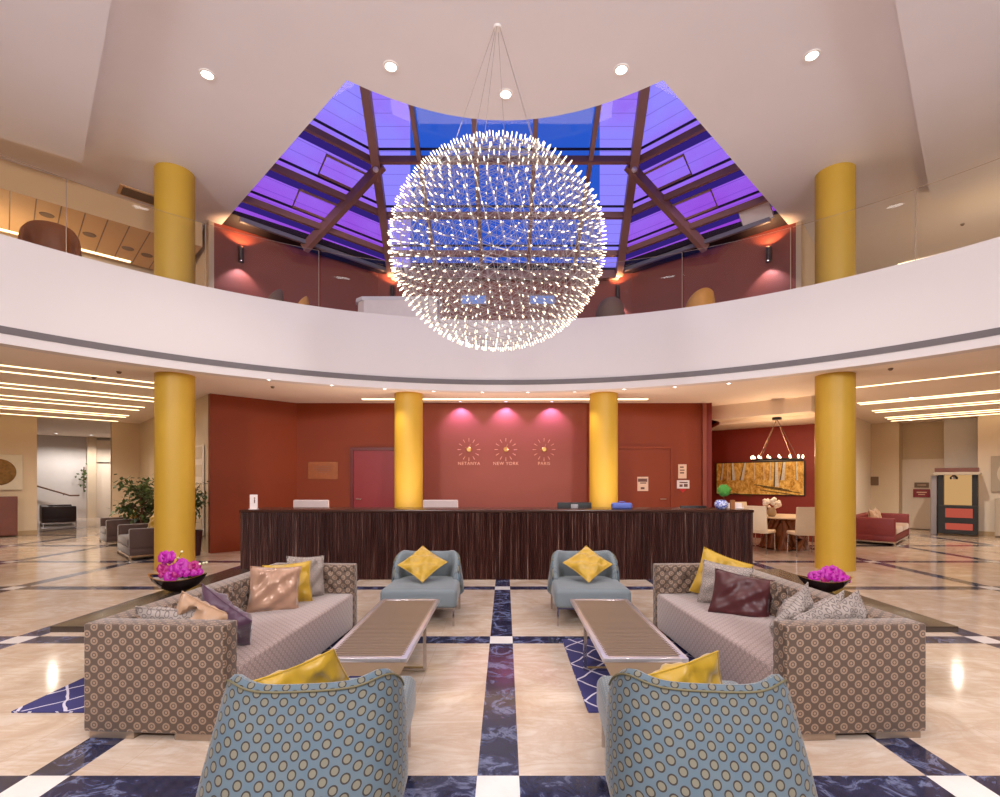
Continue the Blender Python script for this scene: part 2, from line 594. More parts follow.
def build_setting():
    M = MT
    bm = B()
    prism(bm, [(-26, -10), (26, -10), (26, 30), (-26, 30)], -0.2, 0.0)
    struct('floor', bm, M['floor'], 0)
    # lower ceiling: everything outside the balcony ring
    bm = B()
    n = 96
    inner, outer = [], []
    for i in range(n):
        a = 2 * PI * i / n
        s, c = math.sin(a), math.cos(a)
        inner.append((s * (RB + 0.2), CY + c * (RB + 0.2)))
        k = min((26 / abs(s)) if abs(s) > 1e-6 else 1e9, ((27.8 if c > 0 else 12.2) / abs(c)) if abs(c) > 1e-6 else 1e9)
        outer.append((s * k, CY + c * k))
    for z in (ZC, ZC + 0.12):
        vi = [bm.verts.new((*p, z)) for p in inner]
        vo = [bm.verts.new((*p, z)) for p in outer]
        for i in range(n):
            j = (i + 1) % n
            bm.faces.new((vi[i], vi[j], vo[j], vo[i]))
    struct('ceiling_lower', bm, M['lowceil'], 0, recalc=False)
    # upper floor slab
    bm = B()
    vi = [bm.verts.new((s[0], s[1], ZU)) for s in inner]
    vo = [bm.verts.new((*p, ZU)) for p in outer]
    for i in range(n):
        j = (i + 1) % n
        bm.faces.new((vi[i], vi[j], vo[j], vo[i]))
    struct('floor_upper', bm, M['beige'], 0, recalc=False)
    # balcony fascia as a full ring with a grey metal strip near the foot
    def ring(name, r0, r1, z0, z1, m, sec=128):
        bm = B()
        lathe_ring = [(r0, z0), (r1, z0), (r1, z1), (r0, z1)]
        V = []
        for r, z in lathe_ring:
            V.append([bm.verts.new((r * math.sin(2 * PI * j / sec), CY + r * math.cos(2 * PI * j / sec), z)) for j in range(sec)])
        for a in range(4):
            A, C = V[a], V[(a + 1) % 4]
            for j in range(sec):
                bm.faces.new((A[j], A[(j + 1) % sec], C[(j + 1) % sec], C[j]))
        return struct(name, bm, m, 50)
    ring('trim_1', RB, RB + 0.22, ZC - 0.006, ZF, M['fascia'])
    ring('trim_2', RB - 0.012, RB + 0.02, ZC + 0.13, ZC + 0.23, M['strip'])
    # atrium ceiling with the skylight opening
    bm = B()
    hole = [(-2.15 - 4.35, 6.8 + 4.3), (-2.15, 6.8)]
    for i in range(1, 16):
        t = i / 16
        x = -2.15 + 4.3 * t
        hole.append((x, 6.8 + 0.76 * (1 - (x / 2.15) ** 2)))
    hole += [(2.15, 6.8), (6.5, 11.1), (6.5, 15.5), (-6.5, 15.5)]
    outr = [(-26, -10), (26, -10), (26, 30), (-26, 30)]
    es = []
    for lp in (outr, hole):
        vs = [bm.verts.new((*p, ZT)) for p in lp]
        for i in range(len(vs)):
            es.append(bm.edges.new((vs[i], vs[(i + 1) % len(vs)])))
    bmesh.ops.triangle_fill(bm, use_beauty=True, use_dissolve=False, edges=es)
    r = bmesh.ops.extrude_face_region(bm, geom=list(bm.faces))
    for g in r['geom']:
        if isinstance(g, bmesh.types.BMVert):
            g.co.z += 0.22
    struct('ceiling_upper', bm, M['white'], 0)
    # lower plaster panels either side, cut at 45 degrees
    for k, poly in ((1, [(-0.49, 1.5), (-6.98, 8.25), (-16, 0.73), (-16, -4), (-0.5, -4)]), (2, [(0.49, 1.5), (8.05, 9.44), (16, 1.7), (16, -4), (0.5, -4)])):
        bm = B()
        prism(bm, poly, ZT - 0.2, ZT + 0.05)
        struct('ceiling_panel_%d' % k, bm, M['white'], 0)
    # tiled corridor soffit beyond the glass
    bm = B()
    prism(bm, [LW(-6, 12.0), LW(2.95, 12.0), LW(2.95, 14.1), LW(-6, 14.1)], 6.5, ZT + 0.02)
    struct('ceiling_soffit', bm, M['tan'], 0)
    bm = B()
    for i in range(26):
        u = 2.70 - i * 0.33
        prism(bm, [LW(u - 0.009, 12.02), LW(u + 0.009, 12.02), LW(u + 0.009, 14.08), LW(u - 0.009, 14.08)], 6.496, 6.5)
    struct('ceiling_joint', bm, M['vent'], 0)
    # lower red walls
    seg_wall('wall_back', (-5.0, 12.0), (4.8, 12.0), 0, ZC, M['red'])
    bm = B()
    box(bm, -2.05, 1.95, 11.93, 12.0, 0, ZC - 0.02)
    struct('wall_back_panel', bm, M['pinkred'], 0)
    seg_wall('wall_back_left', LW(3.1, 12.0), (-5.0, 12.0), 0, ZC, M['red'])
    seg_wall('wall_left', LW(3.1, 12.05), LW(3.1, 20.0), 0, ZC, M['beige'])
    seg_wall('wall_left_pier', LW(3.1, 19.95), LW(2.39, 19.95), 0, ZC, M['beige'], 0.3)
    seg_wall('wall_left_far', LW(0.66, 19.95), LW(-6.0, 19.95), 0, ZC, M['beige'], 0.3)
    seg_wall('wall_left_hall', LW(7.0, 27.6), LW(-5.0, 27.6), 0, ZC, M['greywall'])
    bm = B()
    p = LW(0.66, 19.94)
    # niche on the right
    seg_wall('wall_right_return', (4.8, 12.0), RW(6.2, 14.5), 0, ZC, M['niche'])
    seg_wall('wall_right_niche', RW(6.3, 14.5), RW(3.1, 14.5), 0, ZC, M['niche'])
    bm = B()
    box(bm, 4.71, 4.80, 11.9, 11.99, 0, 3.4)
    struct('trim_3', bm, M['pinkred'], 0)
    bm = B()
    prism(bm, [RW(5.2, 12.5), RW(3.0, 12.5), RW(3.0, 13.1), RW(5.2, 13.1)], 3.08, ZC + 0.02)
    prism(bm, [RW(5.2, 13.0), RW(3.0, 13.0), RW(3.0, 14.6), RW(6.3, 14.6)], 3.0, 3.1)
    struct('ceiling_niche', bm, M['cream'], 0)
    seg_wall('wall_right', RW(3.1, 14.5), RW(3.1, 20.0), 0, ZC, M['cream'])
    seg_wall('wall_right_pier', RW(3.1, 20.0), RW(2.37, 20.0), 0, ZC, M['beige'], 0.8)
    seg_wall('wall_right_recess', RW(2.45, 20.8), RW(0.5, 20.8), 0, ZC, M['beige'])
    seg_wall('wall_right_inner_pier', RW(1.32, 20.3), RW(0.55, 20.3), 0, ZC, M['greywall'], 0.5)
    seg_wall('wall_right_far', RW(0.55, 19.7), RW(-6.0, 19.7), 0, ZC, M['cream'], 0.3)
    for i, (a, b) in enumerate(((LW(-6, 19.9), LW(0.66, 19.9)), (RW(-6, 19.65), RW(0.55, 19.65)))):
        seg_wall('baseboard_%s' % ('left', 'right')[i], a, b, 0, 0.12, M['vase'], 0.05)
    # outer enclosure
    for nm, p, q in (('wall_west', (-24, -9), (-24, 29)), ('wall_east', (24, -9), (24, 29)), ('wall_rear', (-24, -8), (24, -8)), ('wall_north', (-24, 28), (24, 28))):
        seg_wall(nm, p, q, 0, ZT + 0.2, M['beige'])
    # upper red walls, faceted behind the skylight kerb
    WA, WB = (-6.2, 10.48), (-3.34, 13.18)
    seg_wall('wall_upper_left', WA, WB, ZU, ZT + 0.3, M['upred'])
    seg_wall('wall_upper_back', WB, (-WB[0], WB[1]), ZU, ZT + 0.3, M['upred'])
    seg_wall('wall_upper_right', (-WB[0], WB[1]), (-WA[0], WA[1]), ZU, ZT + 0.3, M['upred'])
    for s, nm in ((-1, 'left'), (1, 'right')):
        seg_wall('wall_upper_%s_return' % nm, (s * 6.2, 10.46), (s * 7.2, 11.6), ZU, ZT, M['beige'], 0.1)
        v = 14.3 if s < 0 else 16.3
        W_ = LW if s < 0 else RW
        seg_wall('wall_upper_%s_corridor' % nm, W_(3.2, v), W_(-8, v), ZU, ZT, M['beige'], 0.1)
        seg_wall('wall_upper_%s_end' % nm, W_(3.0, 13.2), W_(3.0, v), ZU, ZT, M['beige'], 0.1)
    # dark ceiling strip between kerb and wall
    bm = B()
    for s in (-1, 1):
        poly = [(s * 5.49, 10.32), (s * 3.0, 12.72), (s * 3.0, 13.3), (s * 3.4, 13.3), (s * 6.6, 10.6), (s * 6.0, 9.85)]
        prism(bm, poly, ZT + 0.02, ZT + 0.14)
    prism(bm, [(-3.0, 12.98), (3.0, 12.98), (3.0, 13.4), (-3.0, 13.4)], ZT + 0.02, ZT + 0.14)
    struct('ceiling_kerb', bm, M['black'], 0)

build_setting()

# ------------------------------------------------------------------ columns
def columns():
    for s, nm in ((-1, 'left'), (1, 'right')):
        bm = B()
        lathe(bm, [(0.305, 0.0), (0.305, ZT)], 48)
        o = obj('round_column', bm, MT['mustard'], loc=(s * 5.84, 8.85, 0))
        tag(o, 'tall mustard column rising past the balcony, ' + ('on the side of the potted ficus' if s < 0 else 'on the dining nook side'), 'column', 'tall mustard columns')
    for s in (-1, 1):
        bm = B()
        lathe(bm, [(0.30, 0.0), (0.30, ZC)], 40)
        o = obj('round_column', bm, MT['mustard'], loc=(-2.07 if s < 0 else 2.12, 10.75, 0))
        tag(o, 'slim mustard column behind the reception desk, ' + ('nearest the crimson door' if s < 0 else 'nearest the wall notices'), 'column', 'mustard columns behind the desk')
columns()

# ------------------------------------------------------------------ balustrade glass
def balustrade():
    A = [-72, -51.2, -38.6, -25.6, -9, 9, 24.7, 37.4, 49.2, 72]
    for i in range(len(A) - 1):
        bm = B()
        pts = arc(RB + 0.11, math.radians(A[i] + 0.12), math.radians(A[i + 1] - 0.12), 12)
        V0 = [bm.verts.new((*p, ZF)) for p in pts]
        V1 = [bm.verts.new((*p, ZF + 1.12)) for p in pts]
        for j in range(len(pts) - 1):
            bm.faces.new((V0[j], V0[j + 1], V1[j + 1], V1[j]))
        o = obj('glass_balustrade_panel', bm, MT['rail'])
        tag(o, 'clear glass balustrade panel standing on the white curved balcony', 'balustrade', 'balustrade glass')
        bm = B()
        tube(bm, [(*p, ZF + 1.125) for p in pts], 0.004, 6)
        obj('edge_strip', bm, MT['foot'], o)
        bm = B()
        p = pts[-1]
        tube(bm, [(*p, ZF), (*p, ZF + 1.12)], 0.007, 6)
        obj('joint_post', bm, MT['foot'], o)
balustrade()

# ------------------------------------------------------------------ skylight
def skylight():
    root = thing('skylight', 'faceted glass roof of purple blinds, brown steel beams and blue sky panes', 'skylight', (0, 10.4, 7.0))
    def P(bm_pts):
        return [Vector(p) - Vector((0, 10.4, 7.0)) for p in bm_pts]
    zc = lambda y: 7 + 0.5 * (13 - y)
    hx = lambda y: 2.58 + (y - 9.35) * (0.35 / 3.39)   # hip half width
    def bar(name, a, b, w, h, m, lift=0.0):
        a, b = P([a, b])
        d = (b - a)
        L = d.length
        d.normalize()
        bm = B()
        box(bm, -w / 2, w / 2, 0, L, -h + lift, lift)
        side = d.cross(Vector((0, 0, 1))).normalized()
        up = side.cross(d).normalized()
        MM = Matrix(((side.x, d.x, up.x, a.x), (side.y, d.y, up.y, a.y), (side.z, d.z, up.z, a.z), (0, 0, 0, 1)))
        bmesh.ops.transform(bm, matrix=MM, verts=bm.verts)
        return obj(name, bm, MT[m], root, 0)
    # hips
    Y0, Y1 = 7.6, 13.0
    for s in (-1, 1):
        bar('hip_beam', (s * hx(Y0), Y0, zc(Y0)), (s * hx(Y1), Y1, zc(Y1) + 0.02), 0.17, 0.24, 'beam')
    # centre plane
    for y in (10.41, 11.53, 12.45):
        for k, (dy, w, h, m) in enumerate(((0, 0.10, 0.13, 'beam'), (-0.16, 0.03, 0.04, 'glazebar'))):
            bar(('purlin', 'glazing_bar')[k], (-hx(y), y + dy, zc(y + dy)), (hx(y), y + dy, zc(y + dy)), w, h, m)
    for x in (-1.78, -0.6, 0.6, 1.78):
        bar('glazing_rafter', (x, Y0, zc(Y0)), (x, Y1, zc(Y1)), 0.09, 0.12, 'beam')
    bar('kerb_beam', (-2.95, 13.0, 7.0), (2.95, 13.0, 7.0), 0.16, 0.2, 'beam')
    up = Vector((0, 0.5, 1)).normalized() * 0.03
    bm = B()
    poly3(bm, P([Vector((-hx(Y0), Y0, zc(Y0))) + up, Vector((hx(Y0), Y0, zc(Y0))) + up, Vector((hx(Y1), Y1, zc(Y1))) + up, Vector((-hx(Y1), Y1, zc(Y1))) + up]))
    obj('glass_pane', bm, MT['glass'], root, 0)
    # purple blinds at the two ends of the centre plane, above the glass
    up2 = up * 2.5
    uvscale = lambda y: (y - 7)
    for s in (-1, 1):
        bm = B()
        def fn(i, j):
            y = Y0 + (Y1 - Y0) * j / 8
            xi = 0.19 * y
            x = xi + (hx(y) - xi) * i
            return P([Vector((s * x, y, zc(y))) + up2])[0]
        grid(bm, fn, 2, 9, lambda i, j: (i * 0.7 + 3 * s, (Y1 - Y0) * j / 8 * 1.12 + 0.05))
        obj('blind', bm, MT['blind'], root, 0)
    # side planes
    H = Vector((-2.58, 9.35, 8.825))
    t = Vector((0.695, 0.719, 0.004)).normalized()          # along the purlins
    hipd = Vector((-0.0925, 0.894, -0.447))                 # down the hip
    nrm = Vector((-0.3987, 0.3769, 0.8361))
    dn = nrm.cross(t).normalized()
    if dn.z > 0:
        dn = -dn
    A = Vector((-5.49, 10.32, 7.0))
    def mir(v, s):
        return Vector((v.x * (-s), v.y, v.z))
    def on_hip_from(p):
        # walk along t until the hip line is reached
        best = None
        a, b = p, t
        # solve p + k t = H + m hipd in xy
        det = t.x * (-hipd.y) - (-hipd.x) * t.y
        rx, ry = H.x - p.x, H.y - p.y
        k = (rx * (-hipd.y) - (-hipd.x) * ry) / det
        return p + t * k
    starts = [Vector((-3.68, 9.43, 8.26)), Vector((-4.46, 9.78, 7.73)), Vector((-5.12, 10.11, 7.27))]
    for s in (-1, 1):
        for p in starts:
            q = on_hip_from(p)
            a = p - t * 1.6
            for k, (off, w, h, m) in enumerate(((0, 0.075, 0.13, 'beam'), (-0.15, 0.03, 0.04, 'glazebar'))):
                o_ = dn * off
                bar(('purlin', 'glazing_bar')[k], mir(a + o_, s), mir(on_hip_from(p + o_), s), w, h, m)
        bar('kerb_beam', mir(A + t * 0.02, s), mir(on_hip_from(A), s), 0.07, 0.09, 'grey')
        bar('rafter', mir(Vector((-2.62, 10.50, 8.26)), s), mir(Vector((-4.62, 11.42, 6.93)), s), 0.13, 0.20, 'beam')
        # darker glazing strip below each purlin, its violet light painted as emission
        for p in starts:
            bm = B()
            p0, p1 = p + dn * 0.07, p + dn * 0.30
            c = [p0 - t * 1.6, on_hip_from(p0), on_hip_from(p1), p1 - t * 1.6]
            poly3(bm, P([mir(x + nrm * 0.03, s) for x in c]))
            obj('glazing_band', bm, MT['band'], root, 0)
        bm = B()
        k = bmesh.new()
        bmesh.ops.create_icosphere(k, subdivisions=2, radius=0.06)
        merge(bm, k, Matrix.Translation(P([Vector((s * 2.69, 10.4, 8.03))])[0]))
        obj('node_cap', bm, MT['whiteplastic'], root)
        # open vent sashes
        for c0, w_, h_ in ((starts[1] - dn * 0.62 + t * 0.75, 0.95, 0.42), (starts[2] - dn * 0.58 + t * 0.75, 0.95, 0.40)):
            bm = B()
            for (aa, bb) in ((0, 0), ):
                c = [c0, c0 + t * w_, c0 + t * w_ + dn * h_, c0 + dn * h_]
                c = P([mir(x - nrm * 0.05, s) for x in c])
                tube(bm, c, 0.032, 4, closed=True)
            obj('vent_sash', bm, MT['beam'], root, 0)
        # blind and glass
        L = (A - on_hip_from(A)).length
        c = [H - hipd * 2.0, H + hipd * 4.0, A + t * 0, None]
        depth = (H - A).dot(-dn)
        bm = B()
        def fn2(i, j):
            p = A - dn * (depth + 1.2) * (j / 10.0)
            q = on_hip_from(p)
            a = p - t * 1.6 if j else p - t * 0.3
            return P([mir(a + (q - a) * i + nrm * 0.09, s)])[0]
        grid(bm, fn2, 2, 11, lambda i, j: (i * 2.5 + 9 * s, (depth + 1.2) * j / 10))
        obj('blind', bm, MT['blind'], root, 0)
        bm = B()
        def fn3(i, j):
            p = A - dn * (depth + 1.2) * j
            q = on_hip_from(p)
            a = p - t * 1.6 if j else p - t * 0.3
            return P([mir(a + (q - a) * i + nrm * 0.04, s)])[0]
        grid(bm, fn3, 2, 2)
        obj('glass_pane', bm, MT['glass'], root, 0)
skylight()

# ------------------------------------------------------------------ chandelier
def icosphere_points(n):
    t = (1 + 5 ** 0.5) / 2
    bm = bmesh.new()
    bmesh.ops.create_icosphere(bm, subdivisions=1, radius=1.0)
    base = [v.co.copy() for v in bm.verts]
    faces = [[v.index for v in f.verts] for f in bm.faces]
    bm.free()
    pts, key, edges = [], {}, set()
    def add(p):
        p = p.normalized()
        k = (round(p.x, 4), round(p.y, 4), round(p.z, 4))
        if k not in key:
            key[k] = len(pts)
            pts.append(p)
        return key[k]
    for f in faces:
        a, b, c = (base[i] for i in f)
        idx = {}
        for i in range(n + 1):
            for j in range(n + 1 - i):
                idx[i, j] = add(a * (n - i - j) + b * i + c * j)
        for i in range(n + 1):
            for j in range(n + 1 - i):
                for di, dj in ((1, 0), (0, 1), (1, -1)):
                    if (i + di, j + dj) in idx:
                        e = (idx[i, j], idx[i + di, j + dj])
                        edges.add((min(e), max(e)))
    return pts, edges

def chandelier():
    C = Vector((-0.09, 6.0, 4.30))
    R, KZ = 1.285, 0.89
    root = thing('globe_chandelier', 'huge open wire globe chandelier studded with hundreds of tiny lights', 'chandelier', C)
    pts, edges = icosphere_points(11)
    rot = Euler((0.35, 0.2, 0.3)).to_matrix()
    pts = [rot @ p for p in pts]
    sq = lambda p, r: Vector((p.x * r, p.y * r, p.z * r * KZ))
    def lattice(name, r, rad, es):
        bm = B()
        for a, b in es:
            tube(bm, [sq(pts[a], r), sq(pts[b], r)], rad, 3, cap=False)
        return obj(name, bm, MT['wire'], root, 0, weld=False)
    lattice('outer_wire_lattice', R - 0.055, 0.0022, sorted(edges))
    lattice('inner_wire_lattice', R - 0.14, 0.0015, sorted(edges))
    # one bulb mesh, pointing along +Z
    bm = B()
    lathe(bm, [(0.003, -0.042), (0.0062, -0.026), (0.0062, 0.0), (0.003, 0.007)], 5)
    b0 = obj('bulb', bm, MT['bulb'], root, 0)
    view = (Vector((0, 0, 1.55)) - C).normalized()
    order = sorted(range(len(pts)), key=lambda i: -sq(pts[i], R).dot(view))
    first = True
    for i in order[:100]:
        o = b0 if first else b0.copy()
        if not first:
            COL.objects.link(o)
        first = False
        o.location = sq(pts[i], R)
        o.rotation_euler = pts[i].to_track_quat('Z', 'Y').to_euler()
        o.parent = root
    bm = B()
    for i in order[100:]:
        t = bmesh.new()
        c = [(0.003, -0.042), (0.0062, -0.026), (0.0062, 0.0), (0.003, 0.007)]
        q = pts[i].to_track_quat('Z', 'Y').to_matrix().to_4x4()
        tb = B()
        lathe(tb, c, 5)
        merge(bm, tb, Matrix.Translation(sq(pts[i], R)) @ q)
    o = obj('bulb_cluster', bm, MT['bulb'], root, 0, weld=False)
    o['kind'] = 'stuff'
    # cables
    top = Vector((0, 0, ZT - C.z))
    for a in range(6):
        an = 2 * PI * a / 6 + 0.3
        p = Vector((math.cos(an) * 0.62, math.sin(an) * 0.62, 0.86 * (R - 0.1) * KZ))
        bm = B()
        tube(bm, [p, Vector((math.cos(an) * 0.03, math.sin(an) * 0.03, top.z))], 0.003, 4)
        obj('cable', bm, MT['wire'], root, 0)
    bm = B()
    lathe(bm, [(0.05, top.z - 0.03), (0.05, top.z)], 20)
    obj('ceiling_rose', bm, MT['trimwhite'], root)
chandelier()

# ------------------------------------------------------------------ ceiling lights
def downlights():
    def make(label, group, r=1.0):
        root = thing('recessed_downlight', label, 'light', group=group)
        bm = B()
        lathe(bm, [(0.072 * r, -0.012), (0.098 * r, -0.012), (0.102 * r, -0.001), (0.072 * r, -0.001)], 24, caps=False)
        obj('trim_ring', bm, MT['trimwhite'], root)
        bm = B()
        lathe(bm, [(0.0, -0.006), (0.073 * r, -0.006)], 24)
        obj('lens', bm, MT['lens'], root, 0)
        return root
    def put(src, lst, z, labels=None):
        for i, (x, y) in enumerate(lst):
            o = src if i == 0 else dup(src)
            o.location = (x, y, z)
            if labels:
                o['label'] = labels[i]
    a = make('x', 'large ceiling downlights above the globe')
    hi = [(-3.99, 6.7), (-1.5, 6.57), (0.01, 7.04), (1.54, 6.62), (3.93, 6.4)]
    put(a, hi, ZT, ['bright white ceiling downlight, outermost on the brown armchair side', 'bright white ceiling downlight beside the globe, on the crimson door side', 'bright white ceiling downlight straight above the globe chandelier', 'bright white ceiling downlight beside the globe, on the dining nook side', 'bright white ceiling downlight, outermost on the dining nook side'])
    b = make('small round downlight in the row under the balcony edge', 'small downlights along the balcony edge', 0.5)
    put(b, [(-4.35, 9.21), (-3.37, 9.74), (-2.43, 10.11), (-1.48, 10.39), (-0.48, 10.51), (0.48, 10.51), (1.46, 10.45), (2.42, 10.16), (3.36, 9.89), (4.27, 9.54)], ZC)
    for x, y in hi:
        lamp('downlight_lamp', 'SPOT', (x, y, ZT - 0.06), 260, (255, 244, 232), spot_size=math.radians(100), spot_blend=0.8, shadow_soft_size=0.06)
    for x, y in [(-4.35, 9.21), (-2.43, 10.11), (-0.48, 10.51), (1.46, 10.45), (3.36, 9.89)]:
        lamp('downlight_lamp', 'SPOT', (x, y, ZC - 0.04), 50, (255, 236, 214), spot_size=math.radians(110), spot_blend=0.7, shadow_soft_size=0.04)
    c = make('round downlight between the LED lines of the dining nook side', 'downlights of the wing ceiling', 0.7)
    put(c, [(9.1, 11.2), (12.4, 15.3)], ZC)
    d = make('round downlight in the hall past the gold disc picture', 'downlights of the far hall', 0.8)
    put(d, [(-17.6, 19.6), (-16.8, 20.3), (-18.5, 19.5)], ZC)
    # purple wall washers
    w = make('tiny violet wall washer above the city clocks', 'violet wall washers', 0.45)
    for ch in w.children:
        if ch.name.startswith('lens'):
            ch.data.materials[0] = emat('violet_lens', (240, 190, 255), 8.0, False)
    put(w, [(-1.05, 11.72), (0.02, 11.72), (1.1, 11.72)], ZC)
    for x in (-1.05, 0.02, 1.1):
        lamp('violet_lamp', 'SPOT', (x, 11.70, ZC - 0.03), 62, (214, 164, 255), aim=(x, 11.95, 2.6), spot_size=math.radians(105), spot_blend=0.6, shadow_soft_size=0.03)
    # LED lines
    def strip(p, q, z, label, w=0.032, m='led', group=None, h=0.012):
        p, q = Vector(p), Vector(q)
        d = (q - p).normalized()
        n = Vector((-d.y, d.x)) * w / 2
        c = (p + q) / 2
        bm = B()
        prism(bm, [(p - n - c)[:], (q - n - c)[:], (q + n - c)[:], (p + n - c)[:]], -h, 0)
        o = obj('led_line_light', bm, MT[m], loc=(c.x, c.y, z - 0.002), smooth=0)
        tag(o, label, 'light', group)
    for i, v in enumerate((11.43, 12.06, 13.5, 14.12, 15.42, 16.16, 17.68, 18.18, 19.6)):
        strip(LW(-7.0, v), LW(2.5, v), ZC, 'thin warm LED line in the ceiling above the brown armchairs', group='LED lines above the brown armchairs')
    for i, v in enumerate((12.0, 14.45, 14.75, 16.3, 16.75, 18.3, 18.8, 19.5)):
        strip(RW(-7.0, v), RW(2.5 if i else 2.12, v), ZC, 'thin warm LED line in the ceiling above the maroon sofa', group='LED lines above the maroon sofa')
    strip((-3.25, 11.4), (3.25, 11.4), ZC, 'long cove light slot in front of the red wall', 0.10)
    strip(LW(-6, 13.95), LW(2.0, 13.95), 6.498, 'warm LED line under the tiled upper soffit', 0.09)
    strip(RW(1.9, 15.9), RW(-5, 15.9), ZT - 0.002, 'warm LED line on the plain upper ceiling, nook side', 0.09)
downlights()

def ceiling_bits():
    # smoke detectors / sprinklers
    root = thing('smoke_detector', 'x', 'detector')
    bm = B()
    lathe(bm, [(0.0, -0.035), (0.022, -0.035), (0.036, -0.012), (0.04, 0.0)], 16)
    obj('housing', bm, MT['vent'], root)
    lst = [((-6.6, 8.55, ZC), 'small smoke detector on the cream ceiling by the tall column near the ficus'), ((-7.4, 9.0, ZC), 'small smoke detector between LED lines above the brown armchairs'),
           ((6.4, 8.3, ZC), 'small smoke detector on the cream ceiling by the dining nook side column'), ((-4.6, 9.9, ZC), 'small smoke detector on the ceiling in front of the angled red wall'),
           ((9.7, 10.6, ZT), 'dark smoke detector on the upper ceiling beyond the balcony glass')]
    for i, (p, lb) in enumerate(lst):
        o = root if i == 0 else dup(root)
        o.location = p
        o['label'] = lb
    # vent
    root = thing('ceiling_vent', 'rectangular slatted air vent in the upper ceiling beside the tall column', 'vent', (*LW(1.85, 11.66), ZT), math.radians(45))
    bm = B()
    box(bm, -0.36, 0.36, -0.2, 0.2, -0.02, 0)
    obj('frame', bm, MT['tan'], root, 0)
    bm = B()
    for i in range(12):
        y = -0.15 + 0.3 * i / 11
        box(bm, -0.31, 0.31, y - 0.006, y + 0.006, -0.03, -0.018)
    obj('grille', bm, MT['vent'], root, 0)
    # soffit tile lights
    src = thing('ceiling_speaker', 'round dark speaker set in the tiled upper soffit', 'speaker', group='speakers in the tiled soffit')
    bm = B()
    lathe(bm, [(0.0, -0.012), (0.1, -0.012), (0.11, 0.0)], 20)
    obj('grille', bm, MT['vent'], src)
    for i, p in enumerate(((*LW(0.55, 12.6), 6.5), (*LW(1.2, 13.0), 6.5), (*LW(1.85, 13.2), 6.5), (*LW(2.2, 13.3), 6.5))):
        o = src if i == 0 else dup(src)
        o.location = p
ceiling_bits()

# ------------------------------------------------------------------ pillow
def pillow_mesh(w, h, T, seed=0, pinch=0.08, wr=0.012, n=18):
    rnd = random.Random(seed)
    ph = [rnd.uniform(0, 6.28) for _ in range(6)]
    bm = B()
    def pt(u, v, side):
        x = u * (1 - pinch * (1 - v * v)) * w / 2
        z = v * (1 - pinch * (1 - u * u)) * h / 2
        e = max(0.0, (1 - u ** 2) * (1 - v ** 2))
        th = T * 0.5 * e ** 0.42
        wob = wr * (math.sin(5 * u + 4 * v + ph[0]) + math.sin(7 * v - 6 * u + ph[1]) + 0.7 * math.sin(11 * u * v + 9 * u + ph[2])) * min(1, e * 3)
        return Vector((x, side * (th + wob), z))
    for side in (-1, 1):
        grid(bm, lambda i, j: pt(-1 + 2 * i / n, -1 + 2 * j / n, side), n + 1, n + 1, lambda i, j: ((-1 + 2 * i / n) * w / 2, (-1 + 2 * j / n) * h / 2))
    edge = []
    for k in range(4 * n):
        q, r = divmod(k, n)
        a = -1 + 2 * r / n
        u, v = ((a, -1), (1, a), (-a, 1), (-1, -a))[q]
        edge.append(pt(u, v, 1))
    bmesh.ops.remove_doubles(bm, verts=bm.verts, dist=1e-5)
    return bm, edge

def pillow(name, label, m, w, h, T, loc, rot, seed=0, piping=True, pm=None, group=None, **kw):
    bm, edge = pillow_mesh(w, h, T, seed, **kw)
    o = obj(name, bm, MT[m], smooth=60)
    tag(o, label, 'pillow', group)
    o.location = loc
    if 'diamond' in label:   # turned on its corner first, then leaned back
        o.rotation_mode = 'YXZ'
        o.rotation_euler = Euler(rot, 'YXZ')
    else:
        o.rotation_euler = rot
    if piping:
        bm = B()
        tube(bm, edge, 0.005, 6, closed=True)
        obj('piping', bm, MT[pm or m], o)
    return o

